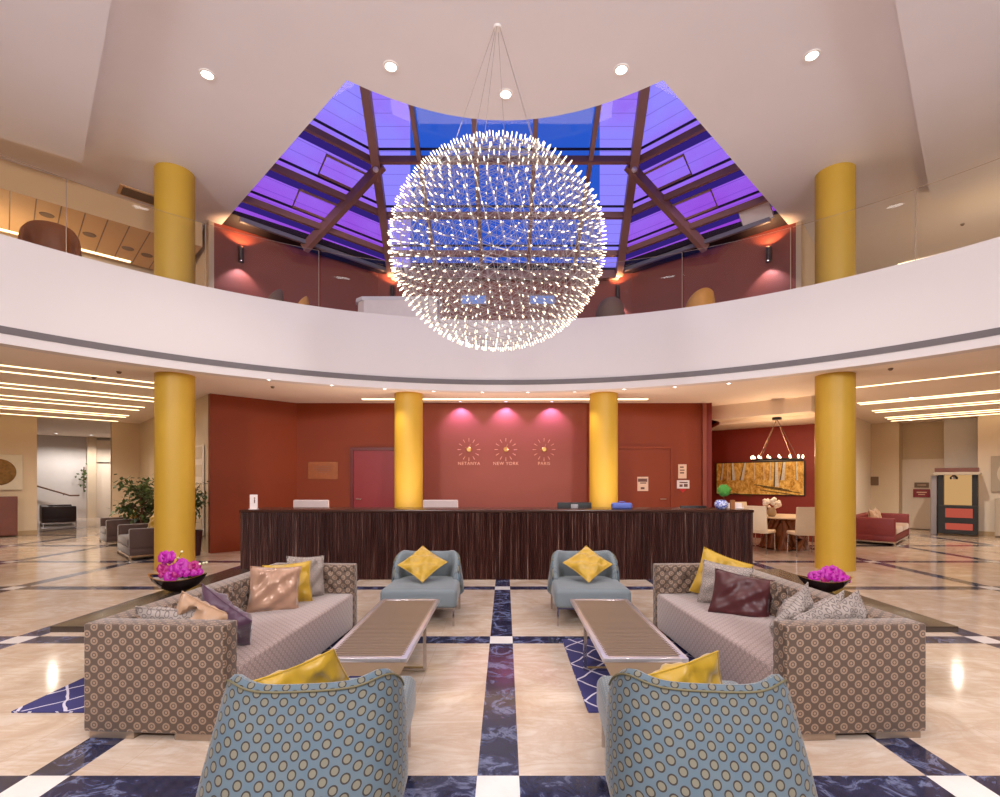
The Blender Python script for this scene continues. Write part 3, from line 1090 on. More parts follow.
# ------------------------------------------------------------------ sofas
def sofa(s, label):
    """s = -1: back towards -X; s = 1: back towards +X"""
    X0, X1, Y0, Y1 = 1.605, 2.48, 2.985, 5.26
    root = thing('tufted_sofa', label, 'sofa', (s * 2.05, 4.12, 0), s * math.radians(3.1))
    ox, oy = 2.05, 4.12
    def T(bm):
        for v in bm.verts:
            v.co.x = s * (v.co.x - ox)
            v.co.y -= oy
        return bm
    def buttons_grid(L, H):
        sp = 0.135
        out = []
        for r_ in range(3):
            z = H * (0.2 + 0.3 * r_)
            n = int(L / sp)
            off = (L - (n - 1) * sp) / 2
            for c in range(n if r_ % 2 == 0 else n - 1):
                out.append((off + c * sp + (sp / 2 if r_ % 2 else 0), z))
        return out
    def tuft(parent, L, H, fn):
        """dimpled face, fn(a, z, d) -> world point; a along, d outwards"""
        bt = buttons_grid(L, H)
        bm = B()
        nu, nv = max(12, int(L / 0.017)), 18
        def disp(a, z):
            d = min(math.hypot(a - p, (z - q)) for p, q in bt)
            edge = min(a, L - a, z + 0.02, H - z) 
            k = min(1, max(0, edge / 0.04))
            # crease lines along the diamond diagonals
            return k * (0.046 * min(1.0, (d / 0.066)) ** 0.7) + (1 - k) * 0.016
        grid(bm, lambda i, j: fn(L * i / nu, H * j / nv, disp(L * i / nu, H * j / nv)), nu + 1, nv + 1, lambda i, j: (L * i / nu, H * j / nv))
        o = obj('tufted_panel', T(bm), MT['sofa'], parent, 80)
        for p, q in bt:
            bm = B()
            c = fn(p, q, 0.004)
            t = bmesh.new()
            bmesh.ops.create_icosphere(t, subdivisions=1, radius=0.016)
            merge(bm, t, Matrix.Translation(c))
            obj('button', T(bm), MT['button'], parent, 80)
    ZA = 0.69
    # plinth / base upholstery with the seat front
    bm = B()
    box(bm, X0 + 0.03, X1 - 0.03, Y0 + 0.12, Y1 - 0.1, 0.042, 0.25, 0.012)
    obj('base', T(bm), MT['seatfab'], root)
    bm = B()
    box(bm, X0 - 0.004, X1 - 0.18, Y0 + 0.147, Y1 - 0.127, 0.046, 0.405, 0.028, 3)
    obj('seat_cushion', T(bm), MT['seatfab'], root)
    bm = B()
    box(bm, X1 - 0.17, X1, Y0 + 0.14, Y1 - 0.12, 0.04, ZA - 0.002, 0.010, 3)
    back = obj('backrest', T(bm), MT['sofa'], root)
    tuft(back, Y1 - Y0 - 0.29, 0.29, lambda a, z, d: Vector((X1 - 0.17 - d, Y0 + 0.155 + a, 0.40 + z)))
    bm = B()
    box(bm, X0, X1, Y0, Y0 + 0.145, 0.04, ZA, 0.014, 3)
    near = obj('arm', T(bm), MT['sofa'], root)
    bm = B()
    box(bm, X0, X1, Y1 - 0.125, Y1, 0.04, ZA, 0.014, 3)
    far = obj('arm', T(bm), MT['sofa'], root)
    tuft(far, X1 - X0 - 0.17, 0.29, lambda a, z, d: Vector((X0 + a, Y1 - 0.125 - d, 0.40 + z)))
    for y in (Y0 + 0.01, Y1 - 0.13):
        for x in (X0 + 0.03, X1 - 0.31):
            bm = B()
            box(bm, x, x + 0.28, y, y + 0.12, 0, 0.042, 0.003)
            obj('foot', T(bm), MT['foot'], root)
    return root

sofa(-1, 'brown ring-patterned tufted sofa holding the taupe satin pillow and plum pillow')
sofa(1, 'brown ring-patterned tufted sofa holding the maroon satin pillow')

R_ = math.radians
# pillows on the taupe pillow sofa
pillow('throw_pillow', 'taupe satin pillow upright in front of a yellow pillow', 'taupe', 0.42, 0.40, 0.15, (-2.06, 4.47, 0.585), (R_(-14), R_(4), R_(24)), 1)
pillow('throw_pillow', 'yellow pillow tucked behind the taupe satin pillow', 'yellow', 0.42, 0.38, 0.13, (-2.06, 4.74, 0.58), (R_(-12), R_(-3), R_(20)), 2)
pillow('throw_pillow', 'grey figured pillow between the yellow pillow and tufted far arm', 'greyfab', 0.40, 0.42, 0.12, (-1.96, 4.93, 0.60), (R_(-12), R_(6), R_(52)), 3)
pillow('throw_pillow', 'plum velvet pillow leaning by the near arm of a sofa', 'plum', 0.48, 0.42, 0.16, (-1.96, 3.52, 0.56), (R_(26), R_(28), R_(-16)), 4)
pillow('throw_pillow', 'tan brown gathered satin pillow beside the plum pillow', 'tanruffle', 0.38, 0.38, 0.17, (-2.09, 3.42, 0.57), (R_(24), R_(30), R_(14)), 5, wr=0.022)
pillow('throw_pillow', 'grey figured pillow in the near corner beside the tan pillow', 'greyfab', 0.40, 0.38, 0.15, (-2.26, 3.36, 0.55), (R_(30), R_(10), R_(30)), 6)
# pillows on the maroon pillow sofa
pillow('throw_pillow', 'yellow pillow standing on its corner against the tufted far arm', 'yellow', 0.48, 0.46, 0.14, (2.13, 4.93, 0.595), (R_(-12), R_(20), R_(-12)), 7)
pillow('throw_pillow', 'grey figured pillow half hidden behind the maroon satin pillow', 'greyfab', 0.44, 0.40, 0.13, (2.06, 4.68, 0.575), (R_(-16), R_(8), R_(-22)), 8)
pillow('throw_pillow', 'shiny maroon satin pillow leaning on a grey figured pillow', 'maroon', 0.48, 0.40, 0.15, (2.05, 4.34, 0.545), (R_(-22), R_(9), R_(-24)), 9, wr=0.012)
pillow('throw_pillow', 'grey figured pillow at the near arm, closest to the maroon pillow', 'greyfab', 0.44, 0.42, 0.15, (2.04, 3.54, 0.55), (R_(20), R_(-38), R_(20)), 10)
pillow('throw_pillow', 'grey figured pillow at the near arm, middle of three', 'greyfab', 0.42, 0.40, 0.16, (2.14, 3.38, 0.56), (R_(18), R_(-24), R_(10)), 11)
pillow('throw_pillow', 'grey figured pillow with a raised corner, closest to the near outer corner', 'greyfab', 0.42, 0.40, 0.15, (2.25, 3.34, 0.56), (R_(18), R_(-34), R_(-10)), 12)

# ------------------------------------------------------------------ armchairs
def armchair(label):
    """faces +Y"""
    root = thing('slipper_chair', label, 'armchair', group='blue dotted slipper chairs')
    W, D = 0.36, 0.33
    def path(t):
        # superellipse corner: flat back, sides sweeping forward
        a = t * PI / 2 * 0.98
        sx, cx = math.sin(a), math.cos(a)
        e = 2 / 2.9
        return Vector((W * math.copysign(abs(sx) ** e, sx), -0.03 - D * abs(cx) ** e, 0))
    N = 64
    P = [path(-1 + 2 * i / N) for i in range(N + 1)]
    arcl = [0]
    for a, b in zip(P, P[1:]):
        arcl.append(arcl[-1] + (b - a).length)
    mid = arcl[-1] / 2
    def top(i):
        k = abs(arcl[i] - mid) / mid
        return 0.36 + 0.335 * max(0.0, 1 - k ** 6) ** 0.6 + 0.028 * math.exp(-((k - 0.6) / 0.16) ** 2)
    sec = [(-0.035, 0.0), (0.0, -0.01), (0.052, 0.0), (0.060, 0.15), (0.058, 0.35), (0.052, 0.55), (0.046, 0.75), (0.040, 0.88), (0.030, 0.96), (0.008, 1.0), (-0.016, 0.985), (-0.034, 0.93), (-0.042, 0.8), (-0.044, 0.5), (-0.04, 0.25)]
    def frame(i):
        a = P[min(i + 1, N)] - P[max(i - 1, 0)]
        a.normalize()
        return Vector((a.y, -a.x, 0))
    def fn(i, j):
        off, zf = sec[j]
        n = frame(i)
        z = 0.2 + (top(i) - 0.2) * zf
        return P[i] + n * off * 1.05 + Vector((0, (-0.26 if 2 <= j <= 8 else 0.0) * max(0, 1 - max(zf, 0) / 0.9), z))
    sl = [0]
    for j in range(1, len(sec) + 1):
        a, b = sec[j - 1], sec[j % len(sec)]
        sl.append(sl[-1] + math.hypot(a[0] - b[0], (a[1] - b[1]) * 0.5))
    bm = B()
    V = grid(bm, fn, N + 1, len(sec), lambda i, j: (arcl[i], sl[j]), closed_v=True)
    inner_verts = set(v for row in V for j, v in enumerate(row) if j >= 9 or j == 0)
    bm.faces.new(V[0][::-1])
    bm.faces.new(V[-1])
    for f in bm.faces:   # the sitter's side is plain tweed
        c = f.calc_center_median()
        if all(v in inner_verts for v in f.verts):
            f.material_index = 1
    back = obj('backrest', bm, [MT['chair'], MT['chairplain']], root, 70)
    bm = B()
    tube(bm, [fn(i, 8) + Vector((0, 0, 0.0)) + frame(i) * 0.004 for i in range(3, N - 2)], 0.0048, 6)
    obj('piping', bm, MT['piping'], back)
    bm = B()
    box(bm, -0.385, 0.385, -0.33, 0.47, 0.2, 0.40, 0.045, 4)
    for v in bm.verts:   # crowned, with a front that widens a little
        if v.co.z > 0.39:
            v.co.z += 0.02 * max(0, 1 - (v.co.x / 0.4) ** 2)
        if v.co.y > 0.0:
            v.co.x *= 1.0 + 0.06 * min(1, v.co.y / 0.4)
    seat = obj('seat', bm, MT['chairplain'], root, 60)
    # chrome frame and legs
    bm = B()
    for x in (-0.365, 0.365):
        box(bm, x - 0.01, x + 0.01, -0.3, 0.42, 0.18, 0.2)
    for y in (-0.3, 0.4):
        box(bm, -0.365, 0.365, y, y + 0.02, 0.18, 0.2)
    obj('seat_frame', bm, MT['chrome'], root, 0)
    for x in (-0.37, 0.37):
        for y in (-0.31, 0.41):
            bm = B()
            box(bm, x - 0.011, x + 0.011, y - 0.011, y + 0.011, 0, 0.2, 0.002)
            obj('leg', bm, MT['chrome'], root, 0)
    return root

c0 = armchair('blue dotted slipper chair seen from behind, by the plum pillow sofa')
c0.location = (-0.885, 2.47, 0)
c0.rotation_euler = (0, 0, R_(6))
dup(c0, (0.90, 2.47, 0), (0, 0, R_(-6)), 'blue dotted slipper chair seen from behind, by the maroon pillow sofa')
dup(c0, (-0.92, 5.75, 0), (0, 0, R_(180)), 'pale blue slipper chair facing us before the desk, on the taupe pillow sofa side')
dup(c0, (0.935, 5.75, 0), (0, 0, R_(180)), 'pale blue slipper chair facing us before the desk, on the maroon pillow sofa side')
pillow('throw_pillow', 'yellow pillow resting on the near slipper chair by the plum pillow sofa', 'yellow', 0.40, 0.40, 0.14, (-0.97, 2.50, 0.50), (R_(28), R_(-20), R_(8)), 21)
pillow('throw_pillow', 'yellow pillow resting on the near slipper chair by the maroon pillow sofa', 'yellow', 0.40, 0.40, 0.14, (0.90, 2.50, 0.50), (R_(28), R_(-20), R_(-4)), 22)
pillow('throw_pillow', 'yellow diamond-wise pillow on the far slipper chair, taupe pillow sofa side', 'yellow', 0.40, 0.40, 0.12, (-0.95, 5.76, 0.60), (R_(-52), R_(41), R_(4)), 23)
pillow('throw_pillow', 'yellow diamond-wise pillow on the far slipper chair, maroon pillow sofa side', 'yellow', 0.40, 0.40, 0.12, (0.95, 5.76, 0.60), (R_(-52), R_(47), R_(-3)), 24)

# ------------------------------------------------------------------ coffee tables
def coffee_table(label):
    """local: x centred, y centred, 0.55 x 1.62"""
    root = thing('slatted_coffee_table', label, 'coffee table', group='slatted coffee tables')
    w, l, h = 0.275, 0.81, 0.40
    bm = B()
    for x in (-w, w - 0.045):
        box(bm, x, x + 0.045, -l, l, h - 0.028, h, 0.003)
    for y in (-l, l - 0.05):
        box(bm, -w + 0.045, w - 0.045, y, y + 0.05, h - 0.028, h, 0.003)
    obj('rim', bm, MT['alu'], root, 30)
    bm = B()
    n = 46
    for i in range(n):
        y = -l + 0.055 + (2 * l - 0.11) * (i + 0.5) / n
        box(bm, -w + 0.03, w - 0.03, y - 0.0095, y + 0.0095, h - 0.022, h + 0.002, 0.002, 1)
    obj('slatted_top', bm, MT['slat'], root, 30)
    bm = B()
    box(bm, -w + 0.05, w - 0.05, -l + 0.05, l - 0.05, h - 0.05, h - 0.006)
    obj('underboard', bm, MT['dark'], root, 0)
    # tapered end aprons
    for y0, y1 in ((-l + 0.004, -l + 0.04), (l - 0.04, l - 0.004)):
        bm = B()
        a = [(-w + 0.005, h - 0.028), (w - 0.005, h - 0.028), (w - 0.05, h - 0.115), (-w + 0.05, h - 0.115)]
        v0 = [bm.verts.new((x, y0, z)) for x, z in a]
        v1 = [bm.verts.new((x, y1, z)) for x, z in a]
        bm.faces.new(v0)
        bm.faces.new(v1[::-1])
        for i in range(4):
            bm.faces.new((v0[i], v1[i], v1[(i + 1) % 4], v0[(i + 1) % 4]))
        obj('end_apron', bm, MT['tableside'], root, 0)
    for x in (-w + 0.022, w - 0.022):
        bm = B()
        box(bm, x - 0.012, x + 0.012, 0.03, 0.075, 0, h - 0.028)
        obj('leg', bm, MT['chrome'], root, 0)
    bm = B()
    box(bm, -w + 0.03, w - 0.03, 0.03, 0.075, 0, 0.02)
    obj('floor_bar', bm, MT['chrome'], root, 0)
    return root
ct = coffee_table('low slatted metal coffee table beside the plum pillow sofa')
ct.location = (-0.905, 4.02, 0.012)
dup(ct, (0.905, 4.02, 0.012), None, 'low slatted metal coffee table standing on the navy rug corner by the maroon pillow sofa')

for s, lb in ((-1, 'navy trellis rug reaching out beyond the plum pillow sofa'), (1, 'navy trellis rug with its corner showing beside a coffee table')):
    bm = B()
    hw = 1.17 if s < 0 else 0.95
    box(bm, -hw, hw, -0.765, 0.765, 0.0, 0.012, 0.003)
    o = obj('area_rug', bm, MT['rug'], loc=((-0.96 - hw) if s < 0 else 0.555 + hw, 4.105, 0.0))
    tag(o, lb, 'rug')

# ------------------------------------------------------------------ console slabs behind the sofas
def console(s, label):
    root = thing('low_console', label, 'console table', (s * 3.0, 5.0, 0))
    bm = B()
    box(bm, -0.44, 0.43, -1.22, 1.25, 0.405, 0.45, 0.003)
    obj('top', bm, MT['slab'], root, 30)
    bm = B()
    box(bm, -0.25, 0.2, -0.5, 1.0, 0.0, 0.405)
    obj('pedestal', bm, MT['dark'], root, 0)
console(-1, 'low dark console slab behind the taupe pillow sofa, under an orchid bowl')
console(1, 'low dark console slab behind the maroon pillow sofa, under an orchid bowl')

# ------------------------------------------------------------------ orchids
def orchid_bowl(label, loc, rz, flowers, buds, sx=0.9):
    root = thing('orchid_bowl', label, 'plant', loc, rz)
    root.scale = (sx, sx, sx)
    bm = B()
    bend = lambda x: 0.055 * (x / 0.3) ** 2
    lathe(bm, [(0.0, 0.0), (0.10, 0.0), (0.2, 0.035), (0.27, 0.09), (0.30, 0.135), (0.285, 0.135), (0.25, 0.09), (0.16, 0.06), (0.0, 0.055)], 40, sx=1.0, sy=0.5, bend=bend)
    bowl = obj('bowl', bm, MT['bowl'], root, 50)
    bm = B()
    lathe(bm, [(0.305, 0.136), (0.308, 0.142), (0.286, 0.142), (0.283, 0.136)], 40, sy=0.5, bend=bend, caps=False)
    obj('gilt_rim', bm, MT['bowlin'], bowl, 50)
    bm = B()
    lathe(bm, [(0.0, 0.135), (0.15, 0.125), (0.272, 0.11)], 28, sy=0.48, bend=bend)
    obj('pebble_bed', bm, MT['moss'], root, 50)
    rnd = random.Random(3)
    for k, (x, y, z, sc, m) in enumerate(flowers):
        f = Vector((x, y, z))
        # petals: two broad, three narrow, plus lip
        bm = B()
        fac = Vector((x * 0.6 + rnd.uniform(-0.3, 0.3), -0.9, 0.25)).normalized()
        q = fac.to_track_quat('Z', 'Y').to_matrix().to_4x4()
        MM = Matrix.Translation(f) @ q
        for a, ln, wd in ((0, 0.05, 0.036), (180, 0.05, 0.036), (90, 0.046, 0.026), (215, 0.044, 0.022), (325, 0.044, 0.022)):
            a = R_(a + rnd.uniform(-8, 8))
            t = B()
            def pf(i, j, a=a, ln=ln, wd=wd):
                u, v = i / 6, -1 + 2 * j / 4
                r = ln * sc * u
                w_ = wd * sc * math.sin(PI * min(1, (u * 0.88 + 0.1))) ** 0.7 * v
                return Vector((math.cos(a) * r - math.sin(a) * w_, math.sin(a) * r + math.cos(a) * w_, 0.012 * sc * math.sin(u * 3) - 0.01 * v * v))
            grid(t, pf, 7, 5)
            merge(bm, t, MM)
        t = bmesh.new()
        bmesh.ops.create_icosphere(t, subdivisions=1, radius=0.011 * sc)
        merge(bm, t, MM @ Matrix.Translation((0, -0.008, 0.012)))
        fl = obj('flower', bm, MT[m], root, 60)
    bm = B()
    for (x, y, z, sc, m) in flowers:
        b = Vector((x * 0.45, y * 0.3, 0.12))
        mid = Vector((x * 0.8, y * 0.8 + 0.02, z * 0.75 + 0.05))
        tube(bm, [b, b.lerp(mid, 0.6) + Vector((0, 0, 0.01)), mid, Vector((x, y + 0.006, z - 0.004))], 0.0035, 5)
    for path in buds:
        tube(bm, path, 0.003, 5)
    obj('stems', bm, MT['stem'], root, 60)
    if buds:
        for path in buds:
            bm = B()
            for p in path[1:]:
                t = bmesh.new()
                bmesh.ops.create_icosphere(t, subdivisions=2, radius=0.014)
                merge(bm, t, Matrix.Translation(Vector(p) + Vector((0, 0, 0.006))))
            obj('bud_spray', bm, MT['budwhite'], root, 60)
    # a few strap leaves
    for a in (0.6, 2.5):
        bm = B()
        def lf(i, j):
            u, v = i / 8, -1 + 2 * j / 2
            r = 0.05 + 0.15 * u
            return Vector((math.cos(a) * r - math.sin(a) * 0.022 * v * math.sin(PI * (u * 0.9 + 0.1)), math.sin(a) * r * 0.4 + 0.02 * v, 0.14 + 0.06 * math.sin(u * 2.6)))
        grid(bm, lf, 9, 3)
        obj('leaf', bm, MT['stem'], root, 60)
    return root
rnd = random.Random(11)
fl = [(-0.13, -0.02, 0.38, 1.7, 'orchid'), (-0.07, -0.02, 0.385, 1.5, 'orchid'), (-0.11, 0.0, 0.345, 1.3, 'orchid'),
      (-0.16, 0, 0.255, 1.4, 'orchid2'), (-0.02, -0.03, 0.25, 1.5, 'orchid'), (0.05, -0.03, 0.27, 1.7, 'orchid'), (0.11, -0.02, 0.25, 1.6, 'orchid'),
      (0.04, 0.0, 0.31, 1.3, 'orchid'), (0.17, -0.01, 0.27, 1.5, 'orchid2'), (0.14, -0.03, 0.215, 1.4, 'orchid'), (0.02, -0.05, 0.2, 1.2, 'orchid2'),
      (-0.05, -0.05, 0.17, 1.5, 'orchid'), (0.22, -0.02, 0.21, 1.1, 'orchid'), (-0.13, -0.04, 0.19, 1.1, 'orchid2'), (0.08, -0.05, 0.21, 1.3, 'orchid')]
orchid_bowl('tall magenta orchids in a dark boat-shaped bowl behind the taupe pillow sofa', (-3.27, 5.0, 0.45), R_(6), fl,
            [[(0.1, 0, 0.13), (0.19, 0, 0.24), (0.23, 0, 0.29), (0.27, 0, 0.30), (0.30, 0, 0.305)], [(-0.05, 0, 0.13), (0.0, 0, 0.36), (0.04, 0, 0.43)]])
fl2 = [(-0.12, -0.03, 0.19, 1.5, 'orchid'), (-0.07, -0.04, 0.205, 1.4, 'orchid'), (0.02, -0.03, 0.25, 1.7, 'orchid'), (0.08, -0.03, 0.26, 1.7, 'orchid'),
       (0.13, -0.02, 0.235, 1.6, 'orchid'), (0.18, -0.02, 0.2, 1.5, 'orchid2'), (0.05, -0.06, 0.205, 1.5, 'orchid'), (0.12, -0.06, 0.19, 1.5, 'orchid'),
       (0.22, -0.03, 0.165, 1.4, 'orchid'), (-0.01, -0.06, 0.17, 1.2, 'orchid2'), (0.18, -0.07, 0.16, 1.3, 'orchid')]
orchid_bowl('low magenta orchids in a dark boat-shaped bowl behind the maroon pillow sofa', (3.18, 4.98, 0.45), R_(-14), fl2, [], 0.80)

# ------------------------------------------------------------------ reception desk and its things
def reception():
    root = thing('reception_desk', 'long dark ribbed timber reception desk across the lobby', 'desk', (-0.13, 7.85, 0))
    bm = B()
    n = 300
    L = 8.06
    # ribbed front: shallow vertical flutes
    zz = (0.0, 0.35, 0.7, 1.055)
    def fn(i, j):
        x = -L / 2 + L * i / (n * 2)
        return Vector((x, 0.0 if i % 2 else 0.010 + 0.008 * random.random(), zz[j]))
    grid(bm, fn, n * 2 + 1, 4)
    obj('ribbed_front', bm, MT['desk'], root, 0)
    bm = B()
    box(bm, -L / 2, L / 2, 0.02, 0.75, 0.0, 1.055)
    obj('carcass', bm, MT['desk'], root, 0)
    bm = B()
    box(bm, -L / 2 - 0.005, L / 2 + 0.005, -0.012, 0.8, 1.055, 1.097, 0.004)
    obj('worktop', bm, MT['desktop'], root, 30)
reception()

def text_mesh(txt, size):
    cu = bpy.data.curves.new('lettering', 'FONT')
    cu.body = txt
    cu.size = size
    cu.align_x = 'CENTER'
    cu.align_y = 'CENTER'
    cu.extrude = 0.004
    cu.space_character = 1.15
    o = bpy.data.objects.new('lettering', cu)
    COL.objects.link(o)
    dg = bpy.context.evaluated_depsgraph_get()
    me = bpy.data.meshes.new_from_object(o.evaluated_get(dg))
    bpy.data.objects.remove(o)
    return me

def letters(name, txt, size, m, loc, rot, parent=None):
    me = text_mesh(txt, size)
    me.materials.clear()
    me.materials.append(MT[m])
    o = bpy.data.objects.new(name, me)
    COL.objects.link(o)
    o.location = loc
    o.rotation_euler = rot
    if parent is not None:
        o.parent = parent
    return o

def clocks():
    for x, city, hr in ((-0.86, 'NETANYA', 10), (0.02, 'NEW YORK', 3), (0.93, 'PARIS', 9)):
        root = thing('wall_clock', 'ray-shaped gold wall clock above the word %s' % city, 'clock', (x, 11.93, 2.30))
        bm = B()
        lathe(bm, [(0.0, 0.05), (0.045, 0.05), (0.06, 0.035), (0.06, 0.0)], 24)
        bmesh.ops.rotate(bm, verts=bm.verts, matrix=Matrix.Rotation(R_(90), 3, 'X'))
        obj('hub', bm, MT['gold'], root)
        for k in range(12):
            a = 2 * PI * k / 12
            bm = B()
            tube(bm, [(math.sin(a) * 0.185, -0.015, math.cos(a) * 0.185), (math.sin(a) * 0.27, -0.015, math.cos(a) * 0.27)], [0.004, 0.009], 6)
            obj('hour_marker', bm, MT['letter'], root)
        for a, ln in ((hr * PI / 6, 0.09), (0.3, 0.13)):
            bm = B()
            tube(bm, [(0, -0.055, 0), (math.sin(a) * ln, -0.055, math.cos(a) * ln)], 0.004, 5)
            obj('hand', bm, MT['gold'], root)
        o = letters('city_name', city, 0.105, 'letter', (x, 11.925, 1.965), (R_(90), 0, 0))
        tag(o, 'pale lettering reading %s under its wall clock' % city, 'lettering')
clocks()

def panel_sign(name, label, cat, c, w, h, m, normal_rz=0.0, lines=(), th=0.012, ink='ink', tilt=0.0, txt=None):
    """upright board centred on c, facing -Y turned by normal_rz, with lines of small print as raised bars"""
    root = thing(name, label, cat, c, normal_rz)
    bm = B()
    box(bm, -w / 2, w / 2, -th, 0, -h / 2, h / 2, min(th, 0.004) * 0.5, 1)
    obj('board', bm, MT[m], root, 0)
    if lines:
        bm = B()
        for (x0, x1, z0, z1) in lines:
            box(bm, x0 * w / 2, x1 * w / 2, -th - 0.002, -th, z0 * h / 2, z1 * h / 2)
        obj('print', bm, MT[ink], root, 0)
    return root

def doors():
    for k, x0, x1, z1, m, fm in ((1, -3.62, -2.30, 2.28, 'doorred', 'doorframe'), (2, 2.55, 3.95, 2.32, 'red', 'doorframe')):
        bm = B()
        box(bm, x0, x1, 11.95, 12.0, 0, z1)
        d = struct('door_%d' % k, bm, MT[m], 0)
        bm = B()
        f = 0.07
        box(bm, x0 - f, x0, 11.92, 12.0, 0, z1 + f)
        box(bm, x1, x1 + f, 11.92, 12.0, 0, z1 + f)
        box(bm, x0, x1, 11.92, 12.0, z1, z1 + f)
        o = obj('door_frame', bm, MT[fm if k == 1 else 'red'], d, 0)
        bm = B()
        hx = x0 + 0.08 if k == 1 else x1 - 0.12
        tube(bm, [(hx, 11.95, 1.12), (hx, 11.89, 1.12), (hx + (0.12 if k == 1 else -0.14), 11.89, 1.12)], 0.013, 8)
        obj('door_handle', bm, MT['chrome'], d)
    # right recess door
    a = R_(-45)
    root = thing('door_3', 'x', 'door', (*RW(1.75, 20.76), 0), a)
    del root['label'], root['category']
    root['kind'] = 'structure'
    bm = B()
    box(bm, -0.62, 0.56, -0.05, 0, 0.02, 2.25)
    obj('door_leaf', bm, MT['cream'], root, 0)
    bm = B()
    tube(bm, [(0.46, -0.06, 1.05), (0.46, -0.12, 1.05), (0.30, -0.12, 1.05)], 0.018, 8)
    obj('door_handle', bm, MT['dark'], root)
    panel_sign('door_sign', 'small red sign on the beige recess door', 'sign', (*RW(1.88, 20.68), 1.16), 0.42, 0.26, 'doorred', a, [(-0.6, 0.6, 0.1, 0.35), (-0.4, 0.4, -0.4, -0.2)], ink='paper')
    panel_sign('door_sign', 'small taupe sign just above the red door sign', 'sign', (*RW(1.88, 20.68), 1.42), 0.36, 0.16, 'vent', a, [(-0.6, 0.6, -0.1, 0.15)], ink='paper')
    panel_sign('wall_plaque', 'square bronze plaque on the pier beside the recess door', 'sign', (*RW(3.0, 19.98), 1.55), 0.22, 0.28, 'vent', a)
    # left hall white door
    root = thing('door_4', 'x', 'door', (*LW(3.35, 27.5), 0), R_(45))
    del root['label'], root['category']
    root['kind'] = 'structure'
    bm = B()
    box(bm, -0.72, 0.72, -0.06, 0, 0, 2.3)
    obj('door_leaf', bm, MT['cream'], root, 0)
    bm = B()
    box(bm, -0.78, 0.78, -0.05, 0, 2.36, 3.3)
    obj('door_panel', bm, MT['cream'], root, 0)
doors()

def wall_notices():
    panel_sign('brass_plaque', 'shiny copper plaque on the red wall beside the crimson door', 'plaque', (-4.36, 11.99, 1.80), 0.72, 0.42, 'plaque', 0, [(-0.55, 0.5, 0.4, 0.47), (-0.6, 0.55, 0.18, 0.25), (-0.5, 0.5, -0.02, 0.05), (-0.3, 0.3, -0.25, -0.2)])
    panel_sign('paper_notice', 'white paper notice pinned on the red panelled door', 'notice', (3.29, 11.945, 1.48), 0.26, 0.34, 'paper', 0, [(-0.9, 0.8, 0.3, 0.75), (-0.5, 0.6, 0.05, 0.2), (-0.4, 0.3, -0.75, -0.45)])
    panel_sign('paper_notice', 'tall pale notice on the red wall above the white one', 'notice', (4.25, 11.99, 1.78), 0.20, 0.34, 'paper', 0, [(-0.6, 0.3, 0.5, 0.7), (-0.6, 0.5, 0.1, 0.25), (-0.6, 0.4, -0.3, -0.1)])
    panel_sign('paper_notice', 'white notice with dark blocks on the red wall over a red tag', 'notice', (4.27, 11.99, 1.47), 0.30, 0.20, 'whiteplastic', 0, [(-0.6, 0.7, 0.3, 0.6), (-0.6, -0.1, -0.6, 0.0), (0.1, 0.7, -0.6, 0.1)])
    bm = B()
    t = [(-0.09, 0.0), (0.09, 0.0), (0.0, -0.09)]
    v = [bm.verts.new((x, -0.01, z)) for x, z in t]
    w = [bm.verts.new((x, 0.0, z)) for x, z in t]
    bm.faces.new(v); bm.faces.new(w[::-1])
    for i in range(3):
        bm.faces.new((v[i], w[i], w[(i + 1) % 3], v[(i + 1) % 3]))
    o = obj('red_tag', bm, MT['signred'], loc=(4.26, 11.99, 1.36), smooth=0)
    tag(o, 'small red pointed tag under the white wall notice', 'sign')
    # pale framed relief panels on the beige return wall
    r = thing('relief_panel', 'pale relief panel on the beige wall behind the tall column', 'wall panel', (*LW(3.08, 12.75), 1.35), R_(-45))
    bm = B()
    box(bm, -0.36, 0.36, -0.02, 0, -1.0, 1.0, 0.004, 1)
    obj('board', bm, MT['cream'], r, 0)
    bm = B()
    for k in range(5):
        z = -0.9 + k * 0.4
        box(bm, -0.26, 0.26, -0.03, -0.02, z, z + 0.26, 0.006, 1)
    obj('relief', bm, MT['beige'], r, 0)
wall_notices()

